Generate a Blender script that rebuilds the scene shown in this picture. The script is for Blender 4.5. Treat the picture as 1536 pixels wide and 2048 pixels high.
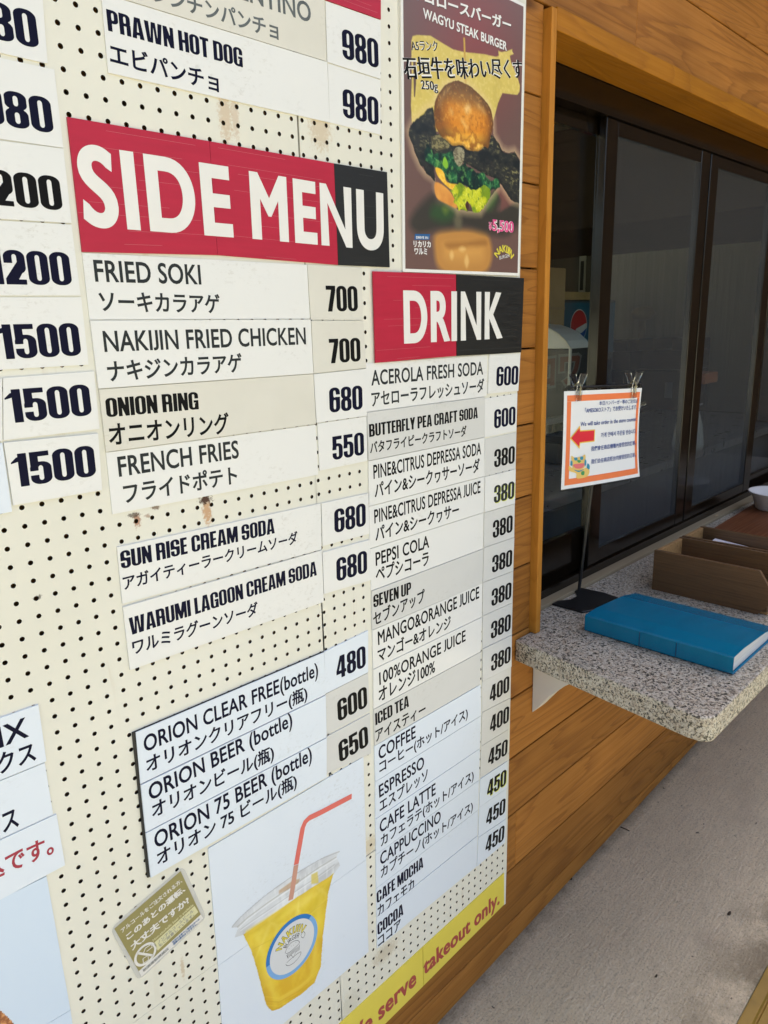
import bpy, bmesh, math, random
import numpy as np
from mathutils import Vector, Matrix
from mathutils.geometry import tessellate_polygon, delaunay_2d_cdt

for o in list(bpy.data.objects): bpy.data.objects.remove(o)
SC = bpy.context.scene
COL = SC.collection
R = math.radians

# ------------------------------------------------------------------ camera
# wall plane is y = 0, x runs to the right along it, z is up, camera height is z = 0
YAW, PITCH, ROLL = R(44.62461), R(-14.47264), R(-1.654917)
FPX, DIST = 1452.547, 38.81046 * 0.02
cy, sy, cp, sp = math.cos(YAW), math.sin(YAW), math.cos(PITCH), math.sin(PITCH)
FWD = Vector((sy * cp, cy * cp, sp)); RT0 = Vector((cy, -sy, 0)); UP0 = RT0.cross(FWD)
RT = RT0 * math.cos(ROLL) + UP0 * math.sin(ROLL)
UP = UP0 * math.cos(ROLL) - RT0 * math.sin(ROLL)
CAM = Vector((0, -DIST, 0))
cd = bpy.data.cameras.new('camera'); cam = bpy.data.objects.new('camera', cd); COL.objects.link(cam)
cam.matrix_world = Matrix(((RT.x, UP.x, -FWD.x, CAM.x), (RT.y, UP.y, -FWD.y, CAM.y), (RT.z, UP.z, -FWD.z, CAM.z), (0, 0, 0, 1)))
cd.sensor_fit = 'VERTICAL'; cd.sensor_height = 24; cd.sensor_width = 18
cd.lens = 24 * FPX / 2048; cd.clip_start = 0.02; cd.clip_end = 500
SC.camera = cam

# ------------------------------------------------------------------ world, sun, exposure
SUN_EL, SUN_ROT = R(62), R(62)
w = bpy.data.worlds.new("World"); SC.world = w; w.use_nodes = True
nt = w.node_tree; bg = nt.nodes['Background']
sky = nt.nodes.new('ShaderNodeTexSky'); sky.sky_type = 'NISHITA'; sky.sun_disc = False
sky.sun_elevation = SUN_EL; sky.sun_rotation = SUN_ROT; sky.air_density = 1.0; sky.dust_density = 5.0; sky.ozone_density = 0.6
nt.links.new(sky.outputs[0], bg.inputs[0]); bg.inputs[1].default_value = 0.15
sd = bpy.data.lights.new('sun', 'SUN'); sd.energy = 3.0; sd.angle = R(0.5); sd.color = (1, 0.96, 0.84)
sun = bpy.data.objects.new('sun', sd); COL.objects.link(sun)
sdir = Vector((math.sin(SUN_ROT) * math.cos(SUN_EL), math.cos(SUN_ROT) * math.cos(SUN_EL), math.sin(SUN_EL)))
sun.rotation_euler = sdir.to_track_quat('Z', 'Y').to_euler(); sun.location = (0, 0, 8)
SC.view_settings.view_transform = 'Standard'; SC.view_settings.look = 'None'
SC.view_settings.exposure = 1.60; SC.view_settings.gamma = 1.0
SC.render.engine = 'CYCLES'
try:
    SC.cycles.max_bounces = 8; SC.cycles.transparent_max_bounces = 16; SC.cycles.caustics_reflective = False
    SC.cycles.use_denoising = True
except Exception: pass

# ------------------------------------------------------------------ helpers
def ray(px, py): return RT * ((px - 768) / FPX) - UP * ((py - 1024) / FPX) + FWD
def at(px, py, y=0.0):                  # point of the plane y = const seen at a place in the photo
    d = ray(px, py); return CAM + d * ((y + DIST) / d.y)
def wz(px, py):
    p = at(px, py); return (p.x, p.z)
def azl(px, py, z):
    d = ray(px, py); return CAM + d * (z / d.z)
def samez(x, x1, y1):                   # row in the photo of the same height at another column
    p1 = at(x1, y1); lo, hi = -600.0, 3200.0
    for _ in range(60):
        m = (lo + hi) / 2
        if at(x, m).z > p1.z: lo = m
        else: hi = m
    return lo

def tag(o, label=None, cat=None, group=None, kind=None):
    if label: o['label'] = label
    if cat: o['category'] = cat
    if group: o['group'] = group
    if kind: o['kind'] = kind
    return o
def empty(name, loc=(0, 0, 0), label=None, cat=None, group=None):
    o = bpy.data.objects.new(name, None); COL.objects.link(o); o.location = loc; o.empty_display_size = 0.05
    return tag(o, label, cat, group)
def link(name, me, mat=None, parent=None, loc=None):
    """vertices of me are in world space; the object origin goes to its parent's origin or to loc"""
    o = bpy.data.objects.new(name, me); COL.objects.link(o)
    if parent is not None:
        base = Vector((0, 0, 0)); q = parent
        while q is not None: base += Vector(q.location); q = q.parent
        me.transform(Matrix.Translation(-base)); o.parent = parent
    elif loc is not None:
        me.transform(Matrix.Translation(-Vector(loc))); o.location = loc
    for m in ([mat] if mat is not None and not isinstance(mat, (list, tuple)) else (mat or [])): me.materials.append(m)
    return o

class MB:
    def __init__(s): s.v = []; s.f = []; s.mi = []; s.sm = []
    def add(s, vs, fs, mi=0, smooth=False):
        n = len(s.v); s.v += [tuple(p) for p in vs]
        for f in fs: s.f.append([i + n for i in f]); s.mi.append(mi); s.sm.append(smooth)
    def box(s, x0, x1, y0, y1, z0, z1, mi=0):
        v = [(x, y, z) for z in (z0, z1) for y in (y0, y1) for x in (x0, x1)]
        s.add(v, [(0, 2, 3, 1), (4, 5, 7, 6), (0, 1, 5, 4), (2, 6, 7, 3), (0, 4, 6, 2), (1, 3, 7, 5)], mi)
    def prism(s, pts, off, mi=0):       # polygon pts (3D) swept by off
        n = len(pts); a = [Vector(p) for p in pts]; b = [p + Vector(off) for p in a]
        s.add(a + b, [tuple(range(n))[::-1], tuple(range(n, 2 * n))] + [(i, (i + 1) % n, n + (i + 1) % n, n + i) for i in range(n)], mi)
    def tube(s, path, r, n=10, mi=0, caps=True):
        path = [Vector(p) for p in path]; rings = []
        for i, p in enumerate(path):
            d = (path[min(i + 1, len(path) - 1)] - path[max(i - 1, 0)]).normalized()
            a = d.cross(Vector((0, 0, 1)) if abs(d.z) < 0.9 else Vector((1, 0, 0))).normalized(); b = d.cross(a)
            rr = r[i] if isinstance(r, (list, tuple)) else r
            rings.append([p + (a * math.cos(t) + b * math.sin(t)) * rr for t in [2 * math.pi * k / n for k in range(n)]])
        vs = [q for g in rings for q in g]; fs = []
        for i in range(len(path) - 1):
            for k in range(n): fs.append((i * n + k, i * n + (k + 1) % n, (i + 1) * n + (k + 1) % n, (i + 1) * n + k))
        s.add(vs, fs, mi, True)
        if caps: s.add(rings[0], [tuple(range(n))[::-1]], mi); s.add(rings[-1], [tuple(range(n))], mi)
    def lathe(s, c, prof, n=32, mi=0):
        vs = []; fs = []
        for (r, z) in prof: vs += [(c[0] + r * math.cos(2 * math.pi * k / n), c[1] + r * math.sin(2 * math.pi * k / n), c[2] + z) for k in range(n)]
        for i in range(len(prof) - 1):
            for k in range(n): fs.append((i * n + k, i * n + (k + 1) % n, (i + 1) * n + (k + 1) % n, (i + 1) * n + k))
        s.add(vs, fs, mi, True)
    def mesh(s, name):
        me = bpy.data.meshes.new(name); me.from_pydata(s.v, [], s.f)
        me.polygons.foreach_set('material_index', s.mi); me.polygons.foreach_set('use_smooth', s.sm); me.update(); return me
    def build(s, name, mat, parent=None, loc=None, bevel=0.0, seg=2):
        me = s.mesh(name); o = link(name, me, mat, parent, loc)
        bm = bmesh.new(); bm.from_mesh(me); bmesh.ops.recalc_face_normals(bm, faces=bm.faces)
        if bevel:
            es = [e for e in bm.edges if len(e.link_faces) == 2 and e.calc_face_angle(0) > 0.6]
            bmesh.ops.bevel(bm, geom=es, offset=bevel, segments=seg, affect='EDGES', profile=0.5, clamp_overlap=True)
        bm.to_mesh(me); bm.free(); return o

# ------------------------------------------------------------------ materials
def rgb(r, g, b):
    f = lambda c: (c / 255 / 12.92) if c <= 10 else ((c / 255 + 0.055) / 1.055) ** 2.4
    return (f(r), f(g), f(b), 1)
MATS = {}
def mat(name, col, rough=0.5, spec=0.5, metal=0.0, bump=0.0, bscale=200, var=0.0, vscale=8, coat=0.0, stretch=(1, 1, 1), rvar=0.0, scuff=0.0):
    if name in MATS: return MATS[name]
    m = bpy.data.materials.new(name); m.use_nodes = True; nt = m.node_tree; b = nt.nodes['Principled BSDF']
    if len(col) == 3: col = (*col, 1)
    b.inputs['Base Color'].default_value = col; b.inputs['Roughness'].default_value = rough
    b.inputs['Specular IOR Level'].default_value = spec; b.inputs['Metallic'].default_value = metal
    b.inputs['Coat Weight'].default_value = coat; b.inputs['Coat Roughness'].default_value = 0.12
    tc = nt.nodes.new('ShaderNodeTexCoord'); mp = nt.nodes.new('ShaderNodeMapping'); mp.inputs['Scale'].default_value = stretch
    nt.links.new(tc.outputs['Object'], mp.inputs[0])
    if var:
        n = nt.nodes.new('ShaderNodeTexNoise'); n.inputs['Scale'].default_value = vscale; n.inputs['Detail'].default_value = 3
        nt.links.new(mp.outputs[0], n.inputs[0])
        mx = nt.nodes.new('ShaderNodeMix'); mx.data_type = 'RGBA'
        rp = nt.nodes.new('ShaderNodeMapRange'); rp.inputs[1].default_value = 0.25; rp.inputs[2].default_value = 0.75
        nt.links.new(n.outputs[0], rp.inputs[0]); nt.links.new(rp.outputs[0], mx.inputs['Factor'])
        mx.inputs['A'].default_value = col; mx.inputs['B'].default_value = (col[0] * (1 - var), col[1] * (1 - var), col[2] * (1 - var * 1.15), 1)
        nt.links.new(mx.outputs['Result'], b.inputs['Base Color'])
    if scuff:                            # rubbed patches and fine scratches, grouped in a few places
        wp_ = nt.nodes.new('ShaderNodeNewGeometry').outputs['Position']
        def nz(sc, st, lo, hi, det=8):
            mp2 = nt.nodes.new('ShaderNodeMapping'); mp2.inputs['Scale'].default_value = st; nt.links.new(wp_, mp2.inputs[0])
            n = nt.nodes.new('ShaderNodeTexNoise'); n.inputs['Scale'].default_value = sc; n.inputs['Detail'].default_value = det; n.inputs['Roughness'].default_value = .7; nt.links.new(mp2.outputs[0], n.inputs[0])
            r = nt.nodes.new('ShaderNodeMapRange'); r.inputs[1].default_value = lo; r.inputs[2].default_value = hi; nt.links.new(n.outputs[0], r.inputs[0]); return r.outputs[0]
        def mul(a, b_):
            q_ = nt.nodes.new('ShaderNodeMath'); q_.operation = 'MULTIPLY'
            for i_, v_ in enumerate((a, b_)):
                if isinstance(v_, float): q_.inputs[i_].default_value = v_
                else: nt.links.new(v_, q_.inputs[i_])
            return q_.outputs[0]
        big_ = nz(6.0, (1, 1, 1), .50, .66, 3); fine_ = nz(130.0, (1, 1, 1.6), .54, .64); scr_ = nz(30.0, (1, 1, 16), .60, .66)
        mx2 = nt.nodes.new('ShaderNodeMix'); mx2.data_type = 'RGBA'; add_ = nt.nodes.new('ShaderNodeMath'); add_.operation = 'MAXIMUM'
        nt.links.new(mul(big_, fine_), add_.inputs[0]); nt.links.new(mul(mul(big_, scr_), .7), add_.inputs[1])
        nt.links.new(mul(add_.outputs[0], scuff), mx2.inputs['Factor'])
        src = b.inputs['Base Color'].links[0].from_socket if b.inputs['Base Color'].links else None
        if src: nt.links.new(src, mx2.inputs['A'])
        else: mx2.inputs['A'].default_value = col
        mx2.inputs['B'].default_value = (col[0] * .52, col[1] * .48, col[2] * .40, 1)
        nt.links.new([k_ for k_ in mx2.outputs if k_.type == 'RGBA'][0], b.inputs['Base Color'])
    if rvar:
        n = nt.nodes.new('ShaderNodeTexNoise'); n.inputs['Scale'].default_value = 22; n.inputs['Detail'].default_value = 8
        nt.links.new(mp.outputs[0], n.inputs[0])
        rp = nt.nodes.new('ShaderNodeMapRange'); rp.inputs[1].default_value = 0.35; rp.inputs[2].default_value = 0.65
        rp.inputs[3].default_value = rough - rvar; rp.inputs[4].default_value = rough + rvar
        nt.links.new(n.outputs[0], rp.inputs[0]); nt.links.new(rp.outputs[0], b.inputs['Roughness'])
    if bump:
        n = nt.nodes.new('ShaderNodeTexNoise'); n.inputs['Scale'].default_value = bscale; n.inputs['Detail'].default_value = 4
        nt.links.new(mp.outputs[0], n.inputs[0])
        bp = nt.nodes.new('ShaderNodeBump'); bp.inputs['Strength'].default_value = bump; bp.inputs['Distance'].default_value = 0.002
        nt.links.new(n.outputs[0], bp.inputs['Height']); nt.links.new(bp.outputs[0], b.inputs['Normal'])
    MATS[name] = m; return m

class NT:                                # tiny node-writing helper
    def __init__(s, name):
        s.m = bpy.data.materials.new(name); s.m.use_nodes = True; s.t = s.m.node_tree; s.b = s.t.nodes['Principled BSDF']
        MATS[name] = s.m; s.tc = s.t.nodes.new('ShaderNodeTexCoord')
    def n(s, typ, ins={}, **kw):
        x = s.t.nodes.new('ShaderNode' + typ)
        for k, v in kw.items(): setattr(x, k, v)
        for k, v in ins.items():
            if hasattr(v, 'outputs'): v = v.outputs[0]
            if isinstance(v, bpy.types.NodeSocket): s.t.links.new(v, x.inputs[k])
            else: x.inputs[k].default_value = v
        return x
    def map(s, scale=(1, 1, 1), src=None, rot=(0, 0, 0), loc=(0, 0, 0)):
        return s.n('Mapping', {'Vector': src or s.tc.outputs['Object'], 'Scale': scale, 'Rotation': rot, 'Location': loc})
    def noise(s, src, scale, detail=5, rough=0.55, dist=0.0):
        return s.n('TexNoise', {'Vector': src, 'Scale': scale, 'Detail': detail, 'Roughness': rough, 'Distortion': dist})
    def rng(s, src, a, b, c=0.0, d=1.0): return s.n('MapRange', {0: src, 1: a, 2: b, 3: c, 4: d})
    def mix(s, fac, a, b, mode='MIX'):
        x = s.t.nodes.new('ShaderNodeMix'); x.data_type = 'RGBA'; x.blend_type = mode
        for k, v in (('Factor', fac), ('A', a), ('B', b)):
            if isinstance(v, bpy.types.Node): v = v.outputs['Result'] if 'Result' in v.outputs and v.bl_idname == 'ShaderNodeMix' else v.outputs[0]
            if isinstance(v, bpy.types.Node) or isinstance(v, bpy.types.NodeSocket): s.t.links.new(v, x.inputs[k])
            elif k == 'Factor': x.inputs[k].default_value = v
            else: x.inputs[k].default_value = v if len(v) == 4 else (*v, 1)
        o = [q for q in x.outputs if q.type == 'RGBA'][0]
        return o
    def math(s, op, a, b=0.0):
        return s.n('Math', {0: a, 1: b}, operation=op)
    def set(s, **kw):
        for k, v in kw.items():
            k = k.replace('_', ' ')
            if hasattr(v, 'outputs'): v = v.outputs[0]
            if isinstance(v, bpy.types.NodeSocket): s.t.links.new(v, s.b.inputs[k])
            else: s.b.inputs[k].default_value = v
    def bump(s, h, strength, dist=0.002):
        x = s.n('Bump', {'Height': h, 'Strength': strength, 'Distance': dist}); s.t.links.new(x.outputs[0], s.b.inputs['Normal'])

def wood(name, base, dark, scale=1.0, rough=0.42, along='X', spec=0.35, streak=0.45, rings=0.6, varamt=0.25):
    q = NT(name); geo = q.n('NewGeometry')
    r = geo.outputs['Random Per Island']
    off = q.n('CombineXYZ', {0: q.math('MULTIPLY', r, 37.0), 1: q.math('MULTIPLY', r, 11.0), 2: q.math('MULTIPLY', r, 53.0)})
    p = q.n('VectorMath', {0: q.tc.outputs['Object'], 1: off}, operation='ADD')
    sc = {'X': (1, 7, 9), 'Z': (9, 7, 1), 'Y': (7, 1, 9)}[along]
    sc = tuple(k * scale for k in sc)
    v = q.map(sc, p.outputs[0])
    big = q.noise(v, 0.8, 2, 0.5, 0.6)
    wob = q.noise(q.map(tuple(k * (1.5 if k < 2 * scale else 3) for k in sc), p.outputs[0]), 2.0, 3, 0.6)
    fr = q.math('FRACT', q.math('ADD', q.math('MULTIPLY', big, 17.0), q.math('MULTIPLY', wob, 0.9)))
    late = q.n('MapRange', {0: fr, 1: 0.35, 2: 0.93, 3: 0.0, 4: 1.0}); fall = q.rng(fr, 0.93, 1.0, 1.0, 0.0)
    ringm = q.math('MULTIPLY', q.math('POWER', late, 2.2), fall)
    v2 = q.map(tuple(k * (1 if k < 2 * scale else 6) for k in sc), p.outputs[0])
    fine = q.noise(v2, 3.0, 6, 0.65)
    fm = q.rng(fine, 0.42, 0.72)
    blot = q.rng(q.noise(p.outputs[0], 4.0, 3), 0.3, 0.7)
    c1 = q.mix(q.math('MULTIPLY', ringm, rings), base, dark)
    c2 = q.mix(q.math('MULTIPLY', fm, streak), c1, dark)
    tone = q.math('MULTIPLY_ADD', r, varamt)
    tone.inputs[2].default_value = 1 - varamt / 2
    tone2 = q.math('MULTIPLY', tone, q.rng(blot, 0, 1, 0.86, 1.1))
    kv = q.n('TexVoronoi', {'Vector': q.map(tuple(k * (1.0 if k < 2 * scale else .45) for k in sc), p.outputs[0]), 'Scale': 1.6})
    kn = q.math('MULTIPLY', q.rng(kv.outputs['Distance'], .035, .085, 1, 0), q.rng(q.n('SeparateColor', {0: kv.outputs['Color']}).outputs[0], .62, .64))
    c2 = q.mix(q.math('MULTIPLY', kn, .8), c2, tuple(k * .45 for k in dark[:3]))
    grime = q.rng(q.noise(q.map(tuple(k * .5 for k in sc), p.outputs[0]), 1.3, 5, .65), .52, .72, 0, .35)
    c2 = q.mix(grime, c2, tuple(k * .8 for k in dark[:3]))
    c3 = q.mix(1.0, c2, q.n('CombineColor', {0: tone2, 1: tone2, 2: tone2}), 'MULTIPLY')
    q.set(Base_Color=c3, Roughness=q.rng(fine, 0.3, 0.7, rough - 0.06, rough + 0.12), Specular_IOR_Level=spec)
    q.bump(q.math('ADD', fine, q.math('MULTIPLY', ringm, 0.5)), 0.25, 0.0012)
    return q.m

# ------------------------------------------------------------------ lettering
# (a) a heavy condensed display face, drawn as implicit shapes and traced
def _R(x0, y0, x1, y1): return lambda x, y: np.minimum(np.minimum(x - x0, x1 - x), np.minimum(y - y0, y1 - y))
def _P(*pts):
    def f(x, y):
        g = None; n = len(pts)
        A = sum(pts[i][0] * pts[(i + 1) % n][1] - pts[(i + 1) % n][0] * pts[i][1] for i in range(n)); s = 1 if A > 0 else -1
        for i in range(n):
            (ax, ay), (bx, by) = pts[i], pts[(i + 1) % n]; L = math.hypot(bx - ax, by - ay)
            d = s * ((bx - ax) * (y - ay) - (by - ay) * (x - ax)) / L
            g = d if g is None else np.minimum(g, d)
        return g
    return f
def _RR(x0, y0, x1, y1, rx, ry):
    def f(x, y):
        cx, cy_ = (x0 + x1) / 2, (y0 + y1) / 2; hx, hy = (x1 - x0) / 2, (y1 - y0) / 2
        qx = (np.abs(x - cx) - (hx - rx)) / rx; qy = (np.abs(y - cy_) - (hy - ry)) / ry
        o = np.hypot(np.maximum(qx, 0), np.maximum(qy, 0)) + np.minimum(np.maximum(qx, qy), 0)
        return (1 - o) * min(rx, ry)
    return f
def _U(*a): return lambda x, y: np.maximum.reduce([k(x, y) for k in a])
def _S(a, *b): return lambda x, y: np.minimum.reduce([a(x, y)] + [-k(x, y) for k in b])
def _rot(a, W): return lambda x, y: a(W - x, 1 - y)
_O = _RR(0, 0, .6, 1, .27, .2)
_sl = lambda y0, y1: _RR(.235, y0, .365, y1, .06, .08)
_nine = _S(_O, _sl(.5, .88), _sl(.12, .40), _R(-1, .29, .28, .385))
GLY = {
 '0': (.6, _S(_O, _sl(.12, .88))), 'O': (.6, _S(_O, _sl(.12, .88))),
 '1': (.44, _U(_R(.19, 0, .43, 1), _P((0, .71), (.25, .77), (.43, 1), (.27, 1), (.15, .89), (0, .86)))),
 '2': (.59, _U(_S(_RR(0, .3, .59, 1, .27, .2), _RR(.235, .2, .36, .88, .06, .08), _R(-1, .2, .3, .62), _R(-1, 0, .36, .6)), _P((0, 0), (.26, 0), (.59, .52), (.59, .66), (.36, .66), (0, .17)), _R(0, 0, .57, .15))),
 '3': (.6, _S(_O, _sl(.12, .46), _sl(.57, .88), _R(-1, .37, .24, .62), _P((.5, .515), (.9, .7), (.9, .33)))),
 '4': (.63, _S(_U(_P((0, .19), (0, .34), (.25, 1), (.55, 1), (.55, .19)), _R(0, .19, .63, .34), _R(.31, 0, .55, 1)), _P((.17, .34), (.32, .34), (.32, .75)), _R(-1, -1, .31, .19))),
 '5': (.6, _S(_U(_R(.03, .85, .56, 1), _R(.02, .42, .25, 1), _RR(0, 0, .6, .69, .27, .2)), _sl(.12, .57), _R(-1, .29, .3, .42))),
 '6': (.6, _rot(_nine, .6)), '9': (.6, _nine),
 '7': (.54, _U(_R(0, .84, .54, 1), _P((.07, 0), (.32, 0), (.54, .82), (.54, .9), (.3, .86)))),
 '8': (.6, _S(_U(_RR(.01, .49, .59, 1, .26, .17), _RR(0, 0, .6, .55, .27, .18)), _sl(.12, .43), _sl(.60, .88))),
 'A': (.66, _S(_P((0, 0), (.17, 1), (.49, 1), (.66, 0)), _P((.24, -.1), (.42, -.1), (.405, .17), (.255, .17)), _P((.275, .31), (.385, .31), (.33, .84)))),
 'B': (.62, _S(_U(_R(0, 0, .3, 1), _RR(0, .47, .59, 1, .24, .17), _RR(0, 0, .62, .55, .25, .18)), _sl(.13, .43), _sl(.58, .87))),
 'C': (.6, _S(_O, _sl(.12, .88), _R(.3, .40, 2, .61))),
 'D': (.61, _S(_U(_R(0, 0, .3, 1), _RR(0, 0, .61, 1, .26, .2)), _RR(.235, .13, .37, .87, .05, .06))),
 'E': (.46, _U(_R(0, 0, .235, 1), _R(0, .85, .45, 1), _R(0, .44, .42, .57), _R(0, 0, .46, .15))),
 'F': (.44, _U(_R(0, 0, .235, 1), _R(0, .85, .44, 1), _R(0, .42, .40, .56))),
 'G': (.61, _U(_S(_RR(0, 0, .61, 1, .27, .2), _RR(.235, .12, .375, .88, .06, .08), _R(.3, .36, 2, .63)), _R(.31, .40, .61, .53), _R(.44, 0, .61, .5))),
 'H': (.61, _U(_R(0, 0, .235, 1), _R(.375, 0, .61, 1), _R(0, .43, .61, .58))),
 'I': (.235, _R(0, 0, .235, 1)),
 'L': (.43, _U(_R(0, 0, .235, 1), _R(0, 0, .43, .15))),
 'M': (.82, _U(_R(0, 0, .2, 1), _R(.62, 0, .82, 1), _P((0, 1), (.29, 1), (.49, .02), (.33, .02)), _P((.82, 1), (.53, 1), (.33, .02), (.49, .02)))),
 'N': (.6, _U(_R(0, 0, .205, 1), _R(.395, 0, .6, 1), _P((0, 1), (.225, 1), (.6, 0), (.375, 0)))),
 'P': (.58, _S(_U(_R(0, 0, .235, 1), _R(0, .4, .3, 1), _RR(0, .38, .58, 1, .25, .18)), _sl(.52, .87))),
 'R': (.61, _S(_U(_R(0, 0, .235, 1), _R(0, .45, .3, 1), _RR(0, .42, .59, 1, .25, .18), _R(.37, 0, .60, .52)), _sl(.55, .87), _R(.235, -1, .37, .42))),
 'S': (.6, _S(_O, _sl(.12, .41), _sl(.6, .88), _R(.3, .575, 2, .665), _R(-1, .335, .3, .43))),
 'T': (.54, _U(_R(0, .85, .54, 1), _R(.152, 0, .388, 1))),
 'U': (.6, _S(_U(_O, _R(0, .4, .6, 1)), _RR(.235, .12, .365, 1.5, .06, .08))),
 'V': (.64, _S(_P((0, 1), (.64, 1), (.46, 0), (.18, 0)), _P((.245, 1.1), (.395, 1.1), (.32, .25)))),
 'W': (1.0, _S(_P((0, 1), (1, 1), (.88, 0), (.12, 0)), _P((.235, 1.1), (.39, 1.1), (.30, .2)), _P((.61, 1.1), (.765, 1.1), (.70, .2)), _P((.42, -.1), (.58, -.1), (.5, .8)))),
 'Y': (.62, _U(_R(.19, 0, .43, .5), _P((0, 1), (.24, 1), (.43, .35), (.19, .35)), _P((.62, 1), (.38, 1), (.19, .35), (.43, .35)))),
}
_gc = {}
def heavy_glyph(ch):
    if ch in _gc: return _gc[ch]
    W, fn = GLY[ch]; h = 1 / 62
    xs = np.arange(-2.37 * h, W + 2.6 * h, h); ys = np.arange(-2.37 * h, 1 + 2.6 * h, h)
    F = fn(xs[None, :] + 0 * ys[:, None], ys[:, None] + 0 * xs[None, :])
    F = np.where(np.abs(F) < 1e-6, 1e-6, F); ny, nx = F.shape
    seg = {}; P = {}
    def ep(k):
        if k in P: return
        (t, j, i) = k
        if t == 'h': a, b = F[j, i], F[j, i + 1]; u = a / (a - b); P[k] = (xs[i] + u * h, ys[j])
        else: a, b = F[j, i], F[j + 1, i]; u = a / (a - b); P[k] = (xs[i], ys[j] + u * h)
    for j in range(ny - 1):
        for i in range(nx - 1):
            b = (F[j, i] > 0) | (F[j, i + 1] > 0) << 1 | (F[j + 1, i + 1] > 0) << 2 | (F[j + 1, i] > 0) << 3
            b = int(b)
            if b in (0, 15): continue
            B, Rr, T, L = ('h', j, i), ('v', j, i + 1), ('h', j + 1, i), ('v', j, i)
            pr = {1: [(L, B)], 2: [(B, Rr)], 3: [(L, Rr)], 4: [(Rr, T)], 5: [(L, T), (Rr, B)], 6: [(B, T)], 7: [(L, T)], 8: [(T, L)], 9: [(T, B)], 10: [(B, L), (T, Rr)], 11: [(T, Rr)], 12: [(Rr, L)], 13: [(Rr, B)], 14: [(B, L)]}[b]
            for a, c in pr: ep(a); ep(c); seg[a] = c
    loops = []
    while seg:
        k0 = next(iter(seg)); k = k0; lp = []
        while k in seg: lp.append(P[k]); k = seg.pop(k)
        # drop collinear points
        q = []
        for t in range(len(lp)):
            a, b, c = lp[t - 1], lp[t], lp[(t + 1) % len(lp)]
            cr = (b[0] - a[0]) * (c[1] - b[1]) - (b[1] - a[1]) * (c[0] - b[0])
            if abs(cr) > 2e-6: q.append(b)
        if len(q) > 2: loops.append(q)
    vs = [p for l in loops for p in l]
    tr = tessellate_polygon([[Vector((p[0], p[1], 0)) for p in l] for l in loops])
    fs = []
    for (a, b, c) in tr:
        A = (vs[b][0] - vs[a][0]) * (vs[c][1] - vs[a][1]) - (vs[b][1] - vs[a][1]) * (vs[c][0] - vs[a][0])
        if abs(A) > 1e-12: fs.append((a, b, c) if A > 0 else (a, c, b))
    _gc[ch] = (W, np.array(vs), fs); return _gc[ch]
def heavy(text, gap=.05, space=.24):
    x = 0; V = []; Fs = []; n = 0
    for ch in text:
        if ch == ' ': x += space; continue
        W, v, f = heavy_glyph(ch); V.append(v + np.array([x, 0])); Fs += [tuple(i + n for i in t) for t in f]; n += len(v); x += W + gap
    return np.concatenate(V), Fs, (0.0, x - gap, 0.0, 1.0)

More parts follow.
